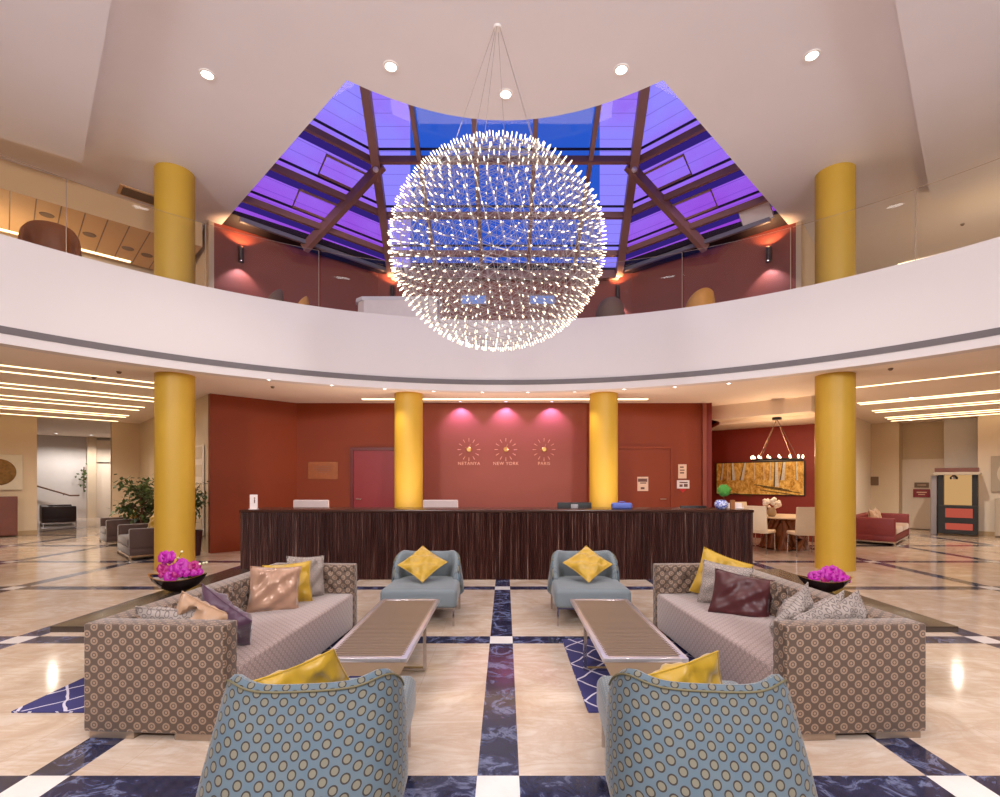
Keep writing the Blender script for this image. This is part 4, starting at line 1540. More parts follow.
def desk_things():
    zt = 1.097
    # office chairs behind the desk
    root = thing('desk_chair', 'white-backed desk chair near the crimson door', 'chair', (-3.55, 8.9, 0), group='white desk chairs')
    bm = B()
    box(bm, -0.32, 0.32, 0.22, 0.30, 0.62, 1.205, 0.02, 3)
    obj('backrest', bm, MT['chairwhite'], root)
    bm = B()
    box(bm, -0.3, 0.3, -0.28, 0.26, 0.44, 0.52, 0.03, 3)
    obj('seat', bm, MT['chairwhite'], root)
    bm = B()
    tube(bm, [(0, 0, 0.06), (0, 0, 0.45)], 0.03, 10)
    tube(bm, [(0, 0.25, 0.46), (0, 0.3, 0.8)], 0.02, 8)
    obj('post', bm, MT['chrome'], root)
    bm = B()
    for k in range(5):
        a = 2 * PI * k / 5
        tube(bm, [(0, 0, 0.1), (math.cos(a) * 0.3, math.sin(a) * 0.3, 0.03)], 0.02, 6)
    obj('star_base', bm, MT['chrome'], root)
    dup(root, (-1.18, 8.9, 0), None, 'white-backed desk chair near the slim mustard column, below the clocks')
    # info stand
    r = thing('info_stand', 'small white info stand at the end of the reception desk', 'sign', (-4.02, 8.0, zt))
    bm = B()
    box(bm, -0.06, 0.06, -0.05, 0.05, 0, 0.012, 0.003)
    obj('foot', bm, MT['whiteplastic'], r, 0)
    bm = B()
    box(bm, -0.062, 0.062, -0.006, 0.006, 0.012, 0.235, 0.003)
    obj('board', bm, MT['whiteplastic'], r, 0)
    bm = B()
    box(bm, 0.008, 0.024, -0.009, -0.006, 0.10, 0.16)
    box(bm, 0.006, 0.026, -0.009, -0.006, 0.17, 0.19)
    obj('print', bm, MT['ink'], r, 0)
    # monitor
    r = thing('computer_monitor', 'black computer monitor seen from behind on the desk', 'monitor', (1.17, 8.45, zt))
    bm = B()
    box(bm, -0.29, 0.29, -0.02, 0.02, -0.14, 0.06, 0.006)
    obj('screen', bm, MT['dark'], r, 30)
    bm = B()
    box(bm, -0.06, 0.06, -0.045, -0.02, -0.1, 0.03, 0.006)
    obj('mount', bm, MT['grey'], r, 30)
    r.location.z = 1.13
    bm = B()
    tube(bm, [(0, -0.03, -0.33), (0, -0.03, -0.05)], 0.02, 8)
    box(bm, -0.12, 0.12, -0.1, 0.06, -0.345, -0.33)
    obj('stand', bm, MT['dark'], r, 30)
    r2 = thing('computer_monitor', 'thin dark monitor edge beside the blue porcelain pot', 'monitor', (3.2, 8.5, 1.085))
    bm = B()
    box(bm, -0.22, 0.22, -0.02, 0.02, -0.16, 0.045, 0.006)
    obj('screen', bm, MT['dark'], r2, 30)
    bm = B()
    tube(bm, [(0, 0.0, -0.3), (0, 0.0, -0.1)], 0.02, 8)
    obj('stand', bm, MT['dark'], r2, 30)
    # blue rounded case
    bm = B()
    box(bm, -0.165, 0.165, -0.06, 0.06, 0, 0.10, 0.035, 4)
    o = obj('blue_case', bm, MT['bluecase'], loc=(1.89, 8.1, zt))
    tag(o, 'rounded blue case on the desk beside the slim mustard column', 'case')
    bm = B()
    tube(bm, [(-0.05, 0, 0.0), (-0.04, 0, 0.02), (0.04, 0, 0.02), (0.05, 0, 0.0)], 0.008, 6)
    obj('handle', bm, MT['bluecase'], o).location.z = 0.098
    # porcelain pot with topiary
    r = thing('topiary_pot', 'green topiary ball in a blue and white porcelain pot on the desk', 'plant', (3.46, 8.0, zt))
    bm = B()
    lathe(bm, [(0.05, 0), (0.085, 0.02), (0.105, 0.07), (0.10, 0.11), (0.07, 0.135), (0.075, 0.15), (0.06, 0.15), (0.05, 0.12), (0, 0.12)], 24)
    obj('pot', bm, MT['porcelain'], r, 60)
    bm = B()
    tube(bm, [(0.04, 0, 0.12), (0.045, 0, 0.24)], 0.008, 6)
    obj('stem', bm, MT['bark'], r)
    bm = B()
    t = bmesh.new()
    bmesh.ops.create_icosphere(t, subdivisions=3, radius=0.1)
    for v in t.verts:
        v.co *= random.uniform(0.9, 1.06)
    merge(bm, t, Matrix.Translation((0.045, 0, 0.30)))
    obj('foliage', bm, MT['topiary'], r, 30)
    bm = B()
    box(bm, -0.035, 0.035, -0.02, 0.02, 0, 0.15, 0.004)
    o = obj('wood_block', bm, MT['wood'], loc=(3.63, 7.98, zt), smooth=0)
    tag(o, 'small upright wooden block beside the porcelain pot', 'block')
    r = thing('card_tray', 'white card tray at the dining nook end of the desk', 'tray', (3.80, 8.25, zt))
    bm = B()
    box(bm, -0.12, 0.12, -0.05, 0.05, 0, 0.02, 0.003)
    obj('base', bm, MT['whiteplastic'], r, 0)
    bm = B()
    box(bm, -0.115, 0.115, 0.0, 0.012, 0.02, 0.09, 0.003)
    obj('card', bm, MT['whiteplastic'], r, 0)
desk_things()

# ------------------------------------------------------------------ dining nook
def dining():
    # painting on the niche wall
    a = R_(-45)
    r = thing('forest_painting', 'wide golden birch wood painting on the deep red nook wall', 'painting', (*RW(4.74, 14.47), 1.62), a)
    W, H = 2.25, 0.90
    bm = B()
    box(bm, -W / 2, W / 2, -0.04, 0, -H / 2, H / 2)
    obj('frame', bm, MT['dark'], r, 0)
    bm = B()
    box(bm, -W / 2 + 0.02, W / 2 - 0.02, -0.046, -0.04, -H / 2 + 0.02, H / 2 - 0.02)
    yb = -0.048
    rn = random.Random(5)
    def quad(pts, mi, y=yb):
        f = bm.faces.new([bm.verts.new((x, y, z)) for x, z in pts])
        f.material_index = mi
    for x, w, lean in ((-0.98, 0.03, 0.06), (-0.64, 0.05, -0.03), (-0.42, 0.045, 0.09), (0.46, 0.055, 0.0), (0.60, 0.05, 0.05), (-0.1, 0.015, 0.01), (0.15, 0.015, 0.0), (0.3, 0.018, 0.01), (0.95, 0.02, -0.02), (-0.8, 0.015, 0.0)):
        zb = -0.22 if w > 0.05 else -0.05
        quad([(x - w * 1.2, zb), (x + w * 1.2, zb), (x + w * 0.7 + lean, 0.43), (x - w * 0.7 + lean, 0.43)], 1, yb)
        quad([(x - w * 1.2, zb), (x - w * 0.5, zb), (x - w * 0.35 + lean, 0.43), (x - w * 0.7 + lean, 0.43)], 2, yb - 0.001)
    for k in range(7):
        z = -0.16 - k * 0.035
        x = rn.uniform(-0.9, 0.4)
        quad([(x, z), (x + 0.7, z - 0.10), (x + 0.72, z - 0.125), (x, z - 0.02)], 2, yb - 0.0005)
    obj('canvas', bm, [MT['canvas'], MT['birch'], MT['paintdark']], r, 0, recalc=False)
    # table
    tx, ty = 6.45, 11.5
    r = thing('dining_table', 'dining table on a knotted teak root base in the nook', 'table', (tx, ty, 0))
    bm = B()
    lathe(bm, [(0.0, 0.72), (0.78, 0.72), (0.8, 0.735), (0.8, 0.75), (0.0, 0.75)], 40)
    obj('tabletop', bm, MT['leather'], r)
    bm = B()
    rn = random.Random(9)
    for k in range(16):
        an = 2 * PI * k / 16
        p = [Vector((math.cos(an) * (0.42 + rn.uniform(-.06, .06)), math.sin(an) * 0.4, 0.0))]
        for zz in (0.25, 0.5, 0.72):
            an2 = an + rn.uniform(-0.5, 0.5)
            p.append(Vector((math.cos(an2) * rn.uniform(0.25, 0.48), math.sin(an2) * rn.uniform(0.25, 0.45), zz)))
        tube(bm, p, [0.09, 0.06, 0.07, 0.05], 7)
    lathe(bm, [(0.25, 0.0), (0.3, 0.4), (0.25, 0.72)], 12)
    obj('root_base', bm, MT['root'], r, 60)
    # chairs
    def chair(label):
        c = thing('dining_chair', label, 'chair', group='cream dining chairs')
        bm = B()
        box(bm, -0.23, 0.23, -0.23, 0.22, 0.43, 0.50, 0.025, 3)
        obj('seat', bm, MT['leather'], c)
        bm = B()
        box(bm, -0.23, 0.23, 0.19, 0.24, 0.48, 1.02, 0.015, 3)
        for v in bm.verts:
            v.co.y += (v.co.z - 0.48) * 0.12
        obj('backrest', bm, MT['leather'], c)
        for x in (-0.2, 0.2):
            for y in (-0.2, 0.21):
                bm = B()
                tube(bm, [(x, y, 0.44), (x * 1.05, y * 1.1, 0.0)], [0.014, 0.01], 8)
                obj('leg', bm, MT['chrome'], c)
        return c
    c = chair('cream leather dining chair nearest the reception desk end')
    c.location = (5.55, 10.85, 0)
    c.rotation_euler = (0, 0, R_(130))
    dup(c, (6.2, 10.42, 0), (0, 0, R_(172)), 'cream leather dining chair with its back to us before the white flowers')
    dup(c, (6.95, 10.75, 0), (0, 0, R_(205)), 'cream leather dining chair closest to the tall mustard column')
    dup(c, (6.05, 12.45, 0), (0, 0, R_(20)), 'cream leather dining chair on the far side of the table')
    r = thing('flower_vase', 'beige vase of white blossoms on the dining table', 'vase', (tx - 0.45, ty - 0.25, 0.75))
    bm = B()
    lathe(bm, [(0.06, 0), (0.1, 0.06), (0.09, 0.14), (0.06, 0.2), (0.05, 0.2), (0, 0.16)], 20)
    obj('vase', bm, MT['vase'], r, 60)
    bm = B()
    rn = random.Random(2)
    for k in range(26):
        t = bmesh.new()
        bmesh.ops.create_icosphere(t, subdivisions=1, radius=rn.uniform(0.035, 0.06))
        d = Vector((rn.gauss(0, 1), rn.gauss(0, 1), rn.gauss(0, 0.6))).normalized()
        merge(bm, t, Matrix.Translation(Vector((d.x * 0.17, d.y * 0.14, 0.30 + d.z * 0.09))))
    obj('blossoms', bm, MT['flowerwhite'], r, 60)
    # ring chandelier
    cx, cy = 5.95, 11.2
    r = thing('ring_pendant', 'black ring pendant with small bare bulbs over the dining table', 'chandelier', (cx, cy, 1.85))
    r.location = (6.2, 11.4, 2.03)
    R = 0.52
    bm = B()
    tube(bm, [(math.cos(2 * PI * k / 40) * R, math.sin(2 * PI * k / 40) * R, 0) for k in range(40)], 0.022, 6, closed=True)
    obj('ring', bm, MT['dark'], r)
    for k in range(15):
        an = 2 * PI * k / 15 + 0.1
        bm = B()
        lathe(bm, [(0.012, 0.0), (0.022, 0.02), (0.02, 0.05), (0.0, 0.08)], 10, c=(math.cos(an) * R, math.sin(an) * R, 0.03))
        obj('bulb', bm, MT['candle'], r)
    for k in range(4):
        an = 2 * PI * k / 4 + 0.4
        bm = B()
        tube(bm, [(math.cos(an) * R, math.sin(an) * R, 0.0), (0, 0, 0.94)], 0.006, 5)
        obj('suspension_cable', bm, MT['vent'], r)
    bm = B()
    lathe(bm, [(0.10, 0.92), (0.10, 0.97)], 20)
    obj('ceiling_rose', bm, MT['dark'], r)
    lamp('pendant_lamp', 'POINT', (6.2, 11.4, 2.2), 60, (255, 214, 170), shadow_soft_size=0.1)
dining()

# ------------------------------------------------------------------ lounge seating in the wings
def lounge(name, label, cat, loc, rz, w, d, m, h=0.62, arm=0.16, cushions=1, base='chrome', m2=None):
    """faces -Y; front edge on y = 0"""
    r = thing(name, label, cat, loc, rz)
    m2 = m2 or m
    bm = B()
    box(bm, -w / 2, w / 2, 0.0, d, 0.10, 0.26, 0.012)
    obj('base', bm, MT[m], r)
    cw = (w - 2 * arm) / cushions
    for k in range(cushions):
        bm = B()
        x = -w / 2 + arm + cw * k
        box(bm, x + 0.005, x + cw - 0.005, -0.01, d - 0.18, 0.26, 0.42, 0.035, 3)
        obj('seat_cushion', bm, MT[m2], r)
    bm = B()
    box(bm, -w / 2 + arm * 0.5, w / 2 - arm * 0.5, d - 0.2, d, 0.2, h, 0.03, 3)
    obj('backrest', bm, MT[m], r)
    for sx in (-1, 1):
        bm = B()
        x = sx * (w / 2 - arm / 2)
        box(bm, x - arm / 2, x + arm / 2, 0.0, d, 0.2, h, 0.03, 3)
        obj('arm', bm, MT[m], r)
    bm = B()
    for (x0, x1, y0, y1) in ((-w / 2, w / 2, -0.012, 0.02), (-w / 2, w / 2, d - 0.02, d + 0.012), (-w / 2 - 0.012, -w / 2 + 0.02, 0, d), (w / 2 - 0.02, w / 2 + 0.012, 0, d)):
        box(bm, x0, x1, y0, y1, 0.07, 0.105)
    obj('chrome_rail', bm, MT[base], r, 0)
    for sx in (-1, 1):
        for y in (0.01, d - 0.03):
            bm = B()
            x = sx * (w / 2 - 0.02)
            box(bm, x - 0.015, x + 0.015, y - 0.015, y + 0.015, 0, 0.075)
            obj('leg', bm, MT[base], r, 0)
    return r
lounge('velvet_armchair', 'brown velvet armchair with chrome base right behind the tall column', 'armchair', (-7.75, 10.15, 0), R_(-45), 1.5, 0.95, 'velvet')
lounge('velvet_armchair', 'brown velvet armchair with chrome base, the farther one beside the ficus', 'armchair', (-9.85, 12.25, 0), R_(-45), 1.2, 0.95, 'velvet')
pillow('throw_pillow', 'yellow pillow on the brown velvet armchair behind the tall column', 'yellow', 0.45, 0.45, 0.14, (-7.28, 10.35, 0.62), (R_(-10), R_(8), R_(-45)), 31)
pillow('throw_pillow', 'yellow pillow on the farther brown velvet armchair', 'yellow', 0.40, 0.40, 0.14, (-9.35, 12.6, 0.62), (R_(-10), R_(5), R_(-45)), 32)
lounge('hall_sofa', 'dark leather sofa in the far hall before the stairs, seen from behind', 'sofa', (-15.95, 18.5, 0), R_(135), 1.9, 0.9, 'darkbrown', h=0.66)
lounge('maroon_sofa', 'maroon sofa with chrome base beside the dark kiosk', 'sofa', (10.1, 12.7, 0), R_(45), 2.5, 1.0, 'maroonsofa', h=0.66, cushions=2, m2='tanruffle')
pillow('throw_pillow', 'tan pillow nearest on the maroon sofa', 'tanruffle', 0.5, 0.45, 0.16, (9.3, 12.6, 0.60), (R_(-15), R_(5), R_(40)), 33)
pillow('throw_pillow', 'tan pillow farther along the maroon sofa', 'tanruffle', 0.5, 0.45, 0.16, (9.9, 13.3, 0.60), (R_(-15), R_(-5), R_(50)), 34)

def ficus(label, loc, h, rx, seed, pot=True, n=420, big=1.0):
    r = thing('potted_ficus', label, 'plant', loc)
    rn = random.Random(seed)
    bm = B()
    lathe(bm, [(0.13, 0.0), (0.17, 0.5), (0.18, 0.52), (0.155, 0.52), (0.15, 0.46), (0, 0.46)], 24)
    obj('pot', bm, MT['pot'], r, 60)
    bm = B()
    twigs = []
    tube(bm, [(0, 0, 0.4), (0.03, 0.01, 0.8), (-0.02, 0, h * 0.75)], [0.03, 0.025, 0.012], 7)
    for k in range(16):
        an = rn.uniform(0, 2 * PI)
        z0 = rn.uniform(0.6, h * 0.7)
        e = Vector((math.cos(an) * rx * rn.uniform(0.6, 1.0), math.sin(an) * rx * rn.uniform(0.6, 1.0), z0 + rn.uniform(0.1, 0.45)))
        tube(bm, [(0, 0, z0), e * 0.5 + Vector((0, 0, z0 * 0.5 + 0.06)), e], [0.012, 0.008, 0.004], 5)
        twigs.append((Vector((0, 0, z0)), e))
    obj('trunk', bm, MT['bark'], r, 60)
    bm = B()
    for k in range(n):
        a, e = rn.choice(twigs)
        c = a.lerp(e, rn.uniform(0.35, 1.08)) + Vector((rn.gauss(0, 0.09), rn.gauss(0, 0.09), rn.gauss(0, 0.10)))
        c.z = min(c.z, h)
        d = Vector((rn.gauss(0, 1), rn.gauss(0, 1), rn.gauss(-0.3, 0.6))).normalized()
        s = d.cross(Vector((0.1, 0.2, 1))).normalized()
        u = s.cross(d) * 0.02
        L, W = rn.uniform(0.08, 0.14) * big, rn.uniform(0.024, 0.038) * big
        pts = [c, c + d * L * 0.4 + s * W - u * 0.3, c + d * L - u, c + d * L * 0.4 - s * W - u * 0.3]
        bm.faces.new([bm.verts.new(p) for p in pts])
    o = obj('foliage', bm, MT['leaf'], r, 0, recalc=False)
    return r
ficus('bushy variegated ficus beside the brown velvet armchairs', (-8.75, 12.0, 0), 1.72, 0.5, 4, n=1000, big=1.25)
ficus('slim ficus in a plum pot against the beige wall by the tall column', (-6.5, 10.42, 0), 1.62, 0.2, 6, n=420)

# ------------------------------------------------------------------ wing furniture and art
def wing_things():
    # left art and cabinet
    r = thing('disc_picture', 'square picture with a bronze shavings disc on the beige wall', 'picture', (*LW(-0.14, 19.93), 1.8), R_(45))
    bm = B()
    box(bm, -0.5, 0.5, -0.05, 0, -0.5, 0.5, 0.005)
    obj('board', bm, MT['artpaper'], r, 0)
    bm = B()
    lathe(bm, [(0.0, 0.03), (0.2, 0.035), (0.34, 0.025), (0.37, 0.0)], 40)
    for v in bm.verts:
        v.co.z += random.uniform(0, 0.012)
    bmesh.ops.rotate(bm, verts=bm.verts, matrix=Matrix.Rotation(R_(90), 3, 'X'))
    bmesh.ops.translate(bm, verts=bm.verts, vec=(0, -0.05, 0))
    obj('disc', bm, MT['artgold'], r, 30)
    r = thing('sideboard', 'red-brown timber sideboard under the bronze disc picture', 'cabinet', (*LW(-0.35, 19.5), 0), R_(45))
    bm = B()
    box(bm, -0.6, 0.6, 0.0, 0.4, 0.03, 1.12, 0.006)
    obj('carcass', bm, MT['cabinet'], r, 0)
    for sx in (-1, 1):
        bm = B()
        box(bm, min(sx * 0.01, sx * 0.58), max(sx * 0.01, sx * 0.58), -0.02, 0.0, 0.06, 1.08, 0.004, 1)
        obj('door', bm, MT['cabinet'], r, 0)
    # hall handrail
    r = thing('stair_handrail', 'sloping metal handrail on the grey stair wall in the far hall', 'handrail', (*LW(1.2, 27.4), 0), R_(45))
    bm = B()
    tube(bm, [(-1.3, -0.08, 1.75), (0.7, -0.08, 0.95), (1.0, -0.08, 0.95)], 0.03, 8)
    obj('rail', bm, MT['bark'], r)
    for x, z in ((-1.0, 1.63), (0.5, 1.03)):
        bm = B()
        tube(bm, [(x, 0, z - 0.06), (x, -0.08, z)], 0.015, 6)
        obj('bracket', bm, MT['dark'], r)
    r = thing('wall_foliage', 'dark wall sconce with leaves on the grey stair wall', 'sconce', (*LW(2.35, 27.5), 1.75), R_(45))
    bm = B()
    rn = random.Random(1)
    for k in range(30):
        c = Vector((rn.gauss(0, 0.1), -0.1 + rn.gauss(0, 0.03), rn.uniform(-0.6, 0.5)))
        d = Vector((rn.gauss(0, 1), rn.gauss(0, 0.5), rn.gauss(0, 1))).normalized() * 0.13
        s = Vector((d.z, 0, -d.x)).normalized() * 0.04
        bm.faces.new([bm.verts.new(p) for p in (c, c + d * 0.5 + s, c + d, c + d * 0.5 - s)])
    obj('leaves', bm, MT['leaf'], r, 0, recalc=False)
    bm = B()
    tube(bm, [(0, -0.09, -0.6), (0, -0.09, 0.4)], 0.02, 6)
    obj('stalk', bm, MT['bark'], r)
    # hall pier
    seg_wall('wall_left_hall_pier', LW(2.45, 27.3), LW(2.75, 27.3), 0, ZC, MT['beige'], 0.3)
    # right art and taupe cabinet
    r = thing('oval_picture', 'pale picture with rust flecks in an oval on the cream wall', 'picture', (*RW(-0.22, 19.68), 1.75), R_(-45))
    bm = B()
    box(bm, -0.5, 0.5, -0.05, 0, -0.5, 0.5, 0.005)
    obj('board', bm, MT['taupebox'], r, 0)
    bm = B()
    lathe(bm, [(0.0, 0.004), (0.36, 0.004), (0.38, 0.0)], 40)
    bmesh.ops.rotate(bm, verts=bm.verts, matrix=Matrix.Rotation(R_(90), 3, 'X'))
    bmesh.ops.translate(bm, verts=bm.verts, vec=(0, -0.05, 0))
    obj('oval', bm, MT['artpaper'], r, 30)
    bm = B()
    rn = random.Random(8)
    for k in range(26):
        an, q = rn.uniform(0, 6.28), rn.uniform(0.1, 0.27)
        box(bm, math.cos(an) * q - 0.03, math.cos(an) * q + 0.03, -0.058, -0.054, math.sin(an) * q - 0.02, math.sin(an) * q + 0.02)
    obj('flecks', bm, MT['artred'], r, 0)
    r = thing('taupe_cabinet', 'plain taupe cabinet under the oval picture', 'cabinet', (*RW(-0.35, 19.3), 0), R_(-45))
    bm = B()
    box(bm, -0.55, 0.55, 0.0, 0.36, 0.03, 1.07, 0.006)
    obj('carcass', bm, MT['taupebox'], r, 0)
    bm = B()
    box(bm, -0.52, 0.52, -0.02, 0.0, 0.06, 1.03, 0.004, 1)
    obj('door', bm, MT['taupebox'], r, 0)
    # kiosk
    r = thing('display_kiosk', 'black display kiosk with peach backlit panel and coral drawers', 'kiosk', (*RW(0.95, 18.9), 0), R_(-45))
    w = 0.42
    bm = B()
    box(bm, -w, w, 0, 0.6, 0.06, 0.86, 0.008)
    obj('cabinet', bm, MT['dark'], r, 0)
    for z0, z1 in ((0.52, 0.78), (0.18, 0.36)):
        bm = B()
        box(bm, -0.25, 0.32, -0.012, 0.0, z0, z1, 0.004, 1)
        obj('coral_panel', bm, MT['coral'], r, 0)
    for x in (-w + 0.06, w - 0.06):
        bm = B()
        box(bm, x - 0.06, x + 0.06, 0.08, 0.55, 0.86, 1.72)
        obj('upright', bm, MT['dark'], r, 0)
    bm = B()
    box(bm, -w + 0.12, w - 0.12, 0.45, 0.5, 0.86, 1.72)
    obj('back_panel', bm, MT['peach'], r, 0)
    bm = B()
    box(bm, -w - 0.1, w + 0.06, -0.05, 0.6, 1.72, 1.80, 0.01)
    obj('canopy', bm, MT['taupebox'], r, 0)
    bm = B()
    a = [(-w - 0.1, -0.02), (w + 0.06, -0.02), (w - 0.06, 0.3), (-w + 0.02, 0.3)]
    prism(bm, [(-w - 0.06, -0.02), (w + 0.02, -0.02), (w + 0.02, 0.55), (-w - 0.06, 0.55)], 1.80, 1.92)
    obj('canopy_roof', bm, MT['cabinet'], r, 0)
    bm = B()
    lathe(bm, [(0.0, 1.60), (0.09, 1.60), (0.09, 1.66), (0.03, 1.72)], 16, c=(-0.08, 0.25, 0))
    obj('lamp_head', bm, MT['chrome'], r)
    bm = B()
    box(bm, -w - 0.16, -w - 0.02, 0.1, 0.4, 0.0, 1.70, 0.01)
    obj('side_case', bm, MT['grey'], r, 0)
    # wall hydrant panels etc on the cream wall: narrow door leaf line
wing_things()

# ------------------------------------------------------------------ upper floor things
def upper():
    t = Vector((0.727, 0.687, 0))
    def wall_pt(s, sgn):
        p = Vector((-5.9, 10.76, 0)) + t * s
        return Vector((p.x * -sgn, p.y, 0))
    spots = [(0.18, -1, 6.45, 'far up on the side wall, crimson door side'), (0.18, 1, 6.45, 'far up on the side wall, dining nook side')]
    def sconce(label, p, rz):
        r = thing('up_down_sconce', label, 'sconce', p, rz, 'up and down sconces')
        bm = B()
        lathe(bm, [(0.04, -0.16), (0.055, -0.16), (0.055, 0.16), (0.04, 0.16), (0.035, 0.1), (0.035, -0.1)], 16, c=(0, -0.09, 0))
        obj('shade', bm, MT['darkbrown'], r)
        bm = B()
        box(bm, -0.03, 0.03, -0.05, 0, -0.05, 0.05)
        obj('wall_plate', bm, MT['darkbrown'], r, 0)
        return r
    for s, sgn, z, lb in spots:
        p = wall_pt(s, sgn)
        rz = R_(43.4) * (-sgn) * -1
        rz = math.atan2(0.687, 0.727) if sgn < 0 else -math.atan2(0.687, 0.727)
        n = Vector((math.sin(rz), -math.cos(rz), 0))
        sconce('up-and-down light on the angled upper red wall, ' + ('armchair side beyond the two tub chairs' if sgn < 0 else 'nook side beyond the ochre tub chair'), (p.x, p.y, z), rz)
        q = p + n * 0.17
        lamp('sconce_lamp', 'SPOT', (q.x, q.y, z + 0.14), 42, (255, 196, 140), aim=(q.x - n.x * 0.05, q.y - n.y * 0.05, z + 1), spot_size=R_(125), spot_blend=0.5, shadow_soft_size=0.02)
        lamp('sconce_lamp', 'SPOT', (q.x, q.y, z - 0.14), 40, (236, 232, 255), aim=(q.x - n.x * 0.05, q.y - n.y * 0.05, z - 1), spot_size=R_(100), spot_blend=0.5, shadow_soft_size=0.02)
    for x in (-2.95, 2.95):
        sconce('up-and-down light on the upper back wall beside the globe, ' + ('counter side' if x < 0 else 'ochre chair side'), (x, 13.18, 6.5), 0)
        lamp('sconce_lamp', 'SPOT', (x, 12.98, 6.65), 36, (255, 196, 140), aim=(x, 13.06, 7.6), spot_size=R_(125), spot_blend=0.5, shadow_soft_size=0.02)
        lamp('sconce_lamp', 'SPOT', (x, 12.98, 6.35), 36, (236, 232, 255), aim=(x, 13.06, 5.4), spot_size=R_(100), spot_blend=0.5, shadow_soft_size=0.02)
    # tub chairs
    def tub(label, loc, rz, w, h, m, name='tub_chair'):
        r = thing(name, label, 'armchair', loc, rz)
        bm = B()
        N = 24
        sec = [(-0.05, 0), (0.05, 0), (0.05, 0.8), (0.03, 0.97), (0.0, 1.0), (-0.03, 0.97), (-0.05, 0.8)]
        def fn(i, j):
            an = PI * (-0.15 + 1.3 * i / N)
            k = math.sin(min(PI, max(0, an))) 
            off, zf = sec[j]
            top = 0.45 + (h - 0.45) * max(0, math.sin(PI * i / N)) ** 0.5
            return Vector((math.cos(an) * (w / 2 - 0.05 + off), math.sin(an) * (w / 2 - 0.05 + off), 0.12 + (top - 0.12) * zf))
        V = grid(bm, fn, N + 1, len(sec), closed_v=True)
        bm.faces.new(V[0][::-1])
        bm.faces.new(V[-1])
        obj('backrest', bm, MT[m], r, 60)
        bm = B()
        lathe(bm, [(0, 0.14), (w / 2 - 0.08, 0.14), (w / 2 - 0.07, 0.36), (w / 2 - 0.1, 0.42), (0, 0.43)], 28)
        obj('seat', bm, MT[m], r, 60)
        bm = B()
        lathe(bm, [(0.16, 0), (0.16, 0.02), (0.03, 0.03), (0.03, 0.15)], 20)
        obj('pedestal', bm, MT['chrome'], r, 60)
        return r
    # on the upper floor, behind the glass
    tub('high dark brown leather armchair behind the balcony glass', (-7.32, 8.05, ZU), R_(38), 0.78, 1.44, 'armor', 'leather_armchair')
    tub('taupe tub chair behind the balcony glass beside an ochre one, armchair side', (-4.72, 10.05, ZU), R_(-70), 0.5, 1.0, 'taupechair')
    tub('ochre tub chair behind the balcony glass beside a taupe one, armchair side', (-4.28, 10.3, ZU), R_(-60), 0.46, 0.96, 'ochre')
    tub('ochre tub chair alone behind the balcony glass, nook side', (3.95, 10.2, ZU), R_(-160), 0.62, 0.98, 'ochre')
    tub('taupe tub chair behind the balcony glass beside the globe', (2.25, 10.75, ZU), R_(180), 0.62, 1.0, 'taupechair')
    # service counter
    r = thing('white_counter', 'white counter with rounded end behind the balcony glass beside the globe', 'counter', (-2.25, 10.62, ZU))
    bm = B()
    pts = [(-0.75, 0.0), (0.8, 0.0), (0.8, 0.5), (-0.75, 0.5), (-0.9, 0.38), (-0.95, 0.25), (-0.9, 0.12)]
    prism(bm, pts, 0.0, 0.97)
    obj('body', bm, MT['whiteplastic'], r, 30)
    bm = B()
    prism(bm, [(x * 1.05, y * 1.06 - 0.01) for x, y in pts], 0.97, 1.05)
    obj('top', bm, MT['fascia'], r, 30)
    # tall blue-lit windows in the upper back wall seen through the globe
    for k, x in ((1, -0.82), (2, 0.98)):
        bm = B()
        box(bm, x - 0.32, x + 0.32, 13.14, 13.17, 6.2, 6.42)
        w = struct('window_%d' % k, bm, emat('dusk_window_glow', (110, 150, 240), 0.8), 0)
        bm = B()
        for a in ((x - 0.36, x - 0.32, 6.16, 6.46), (x + 0.32, x + 0.36, 6.16, 6.46), (x - 0.32, x + 0.32, 6.16, 6.2), (x - 0.32, x + 0.32, 6.42, 6.46)):
            box(bm, a[0], a[1], 13.12, 13.18, a[2], a[3])
        obj('window_frame', bm, MT['beam'], w, 0)
    # white panel closing the end of the side glazing
    r = thing('ceiling_end_board', 'small white panel at the lower end of the skylight, nook side', 'panel', (5.22, 10.40, 7.12))
    r.rotation_euler = (R_(-33), 0, R_(-44))
    bm = B()
    box(bm, -0.30, 0.30, -0.2, 0.2, -0.03, 0.03, 0.006)
    obj('board', bm, MT['whiteplastic'], r, 0)
    bm = B()
    tube(bm, [(-0.3, -0.2, -0.03), (0.3, -0.2, -0.03), (0.3, 0.2, -0.03), (-0.3, 0.2, -0.03)], 0.012, 4, closed=True)
    obj('edge_trim', bm, MT['grey'], r, 0)
upper()

# ------------------------------------------------------------------ light
w = bpy.data.worlds.new('dusk_sky')
SC.world = w
w.use_nodes = True
bg = w.node_tree.nodes['Background']
bg.inputs[0].default_value = lin((46, 96, 214))
bg.inputs[1].default_value = 0.9

NEUT = (255, 246, 240)
lamp('hall_fill', 'AREA', (0, 0.5, ZT - 0.25), 235, NEUT, shape='RECTANGLE', size=9.0, size_y=6.0)  # added unseen fill overhead, no fixture there
lamp('hall_fill', 'AREA', (0, -4.5, ZT - 0.25), 70, NEUT, shape='RECTANGLE', size=10.0, size_y=4.0)  # second added fill, unseen behind the viewer
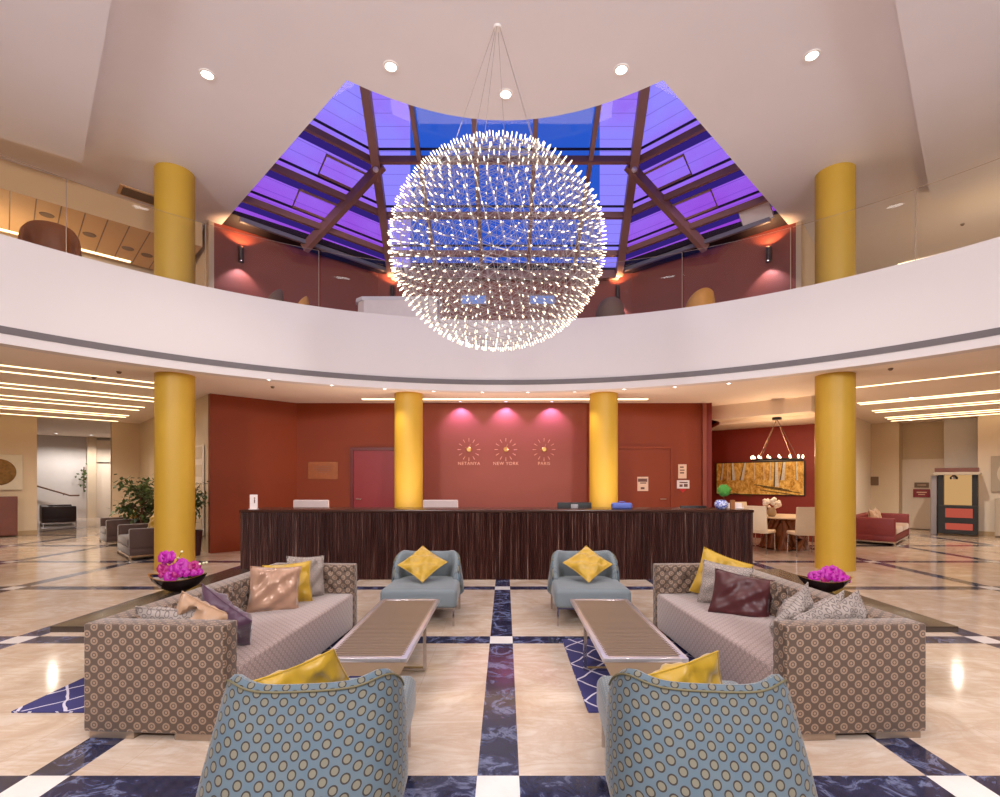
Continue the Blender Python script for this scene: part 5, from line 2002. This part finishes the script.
# added fill lamps, unseen behind the viewer, brighten the ceiling
lamp('ceiling_fill', 'AREA', (-4.5, -3.5, 5.0), 520, (250, 248, 252), aim=(-2.5, 8, 7.6), shape='DISK', size=1.5)
lamp('ceiling_fill', 'AREA', (4.5, -3.5, 5.0), 520, (250, 248, 252), aim=(2.5, 8, 7.6), shape='DISK', size=1.5)
# added fill on the upper floor and in the wings, mostly without fixtures
for sgn in (-1, 1):
    lamp('corridor_fill', 'POINT', (sgn * 9.6, 9.4, 5.6), 40, (255, 222, 178), shadow_soft_size=0.2)
    lamp('wing_lamp_fill', 'SPOT', (sgn * 9.1, 11.2, ZC - 0.04), 160, (255, 236, 214), spot_size=R_(150), spot_blend=0.6, shadow_soft_size=0.05)  # nook side one sits at its downlight, the other is added
    lamp('wing_lamp_fill', 'SPOT', (sgn * 11.4, 12.6, ZC - 0.04), 260, (255, 240, 222), spot_size=R_(160), spot_blend=0.9, shadow_soft_size=0.04)
    lamp('wing_lamp_fill', 'SPOT', (sgn * 15.5, 9.5, ZC - 0.04), 190, (255, 240, 222), spot_size=R_(160), spot_blend=0.9, shadow_soft_size=0.06)
# added uplight hidden behind the counter, brightening wall and ceiling
lamp('counter_fill', 'AREA', (-0.1, 9.6, 0.95), 115, (255, 226, 204), rot=(R_(180), 0, 0), shape='RECTANGLE', size=7.0, size_y=0.9)
for p in ((-17.6, 19.6), (-16.8, 20.3), (-15.8, 21.4)):
    lamp('hall_downlight_lamp', 'SPOT', (*p, ZC - 0.04), 150, (255, 246, 240), spot_size=R_(150), spot_blend=0.6, shadow_soft_size=0.05)

# ------------------------------------------------------------------ camera
cam = bpy.data.cameras.new('camera')
cam.sensor_width = 36.0
cam.sensor_fit = 'HORIZONTAL'
cam.lens = 18.0
cam.shift_x = -0.005
cam.shift_y = 0.0825
cam.clip_start = 0.05
co = bpy.data.objects.new('camera', cam)
COL.objects.link(co)
co.location = (0, 0, 1.55)
co.rotation_euler = (R_(90), 0, 0)
SC.camera = co
SC.view_settings.view_transform = 'Standard'
SC.view_settings.look = 'None'
SC.view_settings.exposure = 0.0
SC.cycles.max_bounces = 8
SC.cycles.diffuse_bounces = 5
SC.cycles.transparent_max_bounces = 12
SC.cycles.caustics_reflective = False
SC.cycles.caustics_refractive = False
SC.cycles.sample_clamp_indirect = 4.0
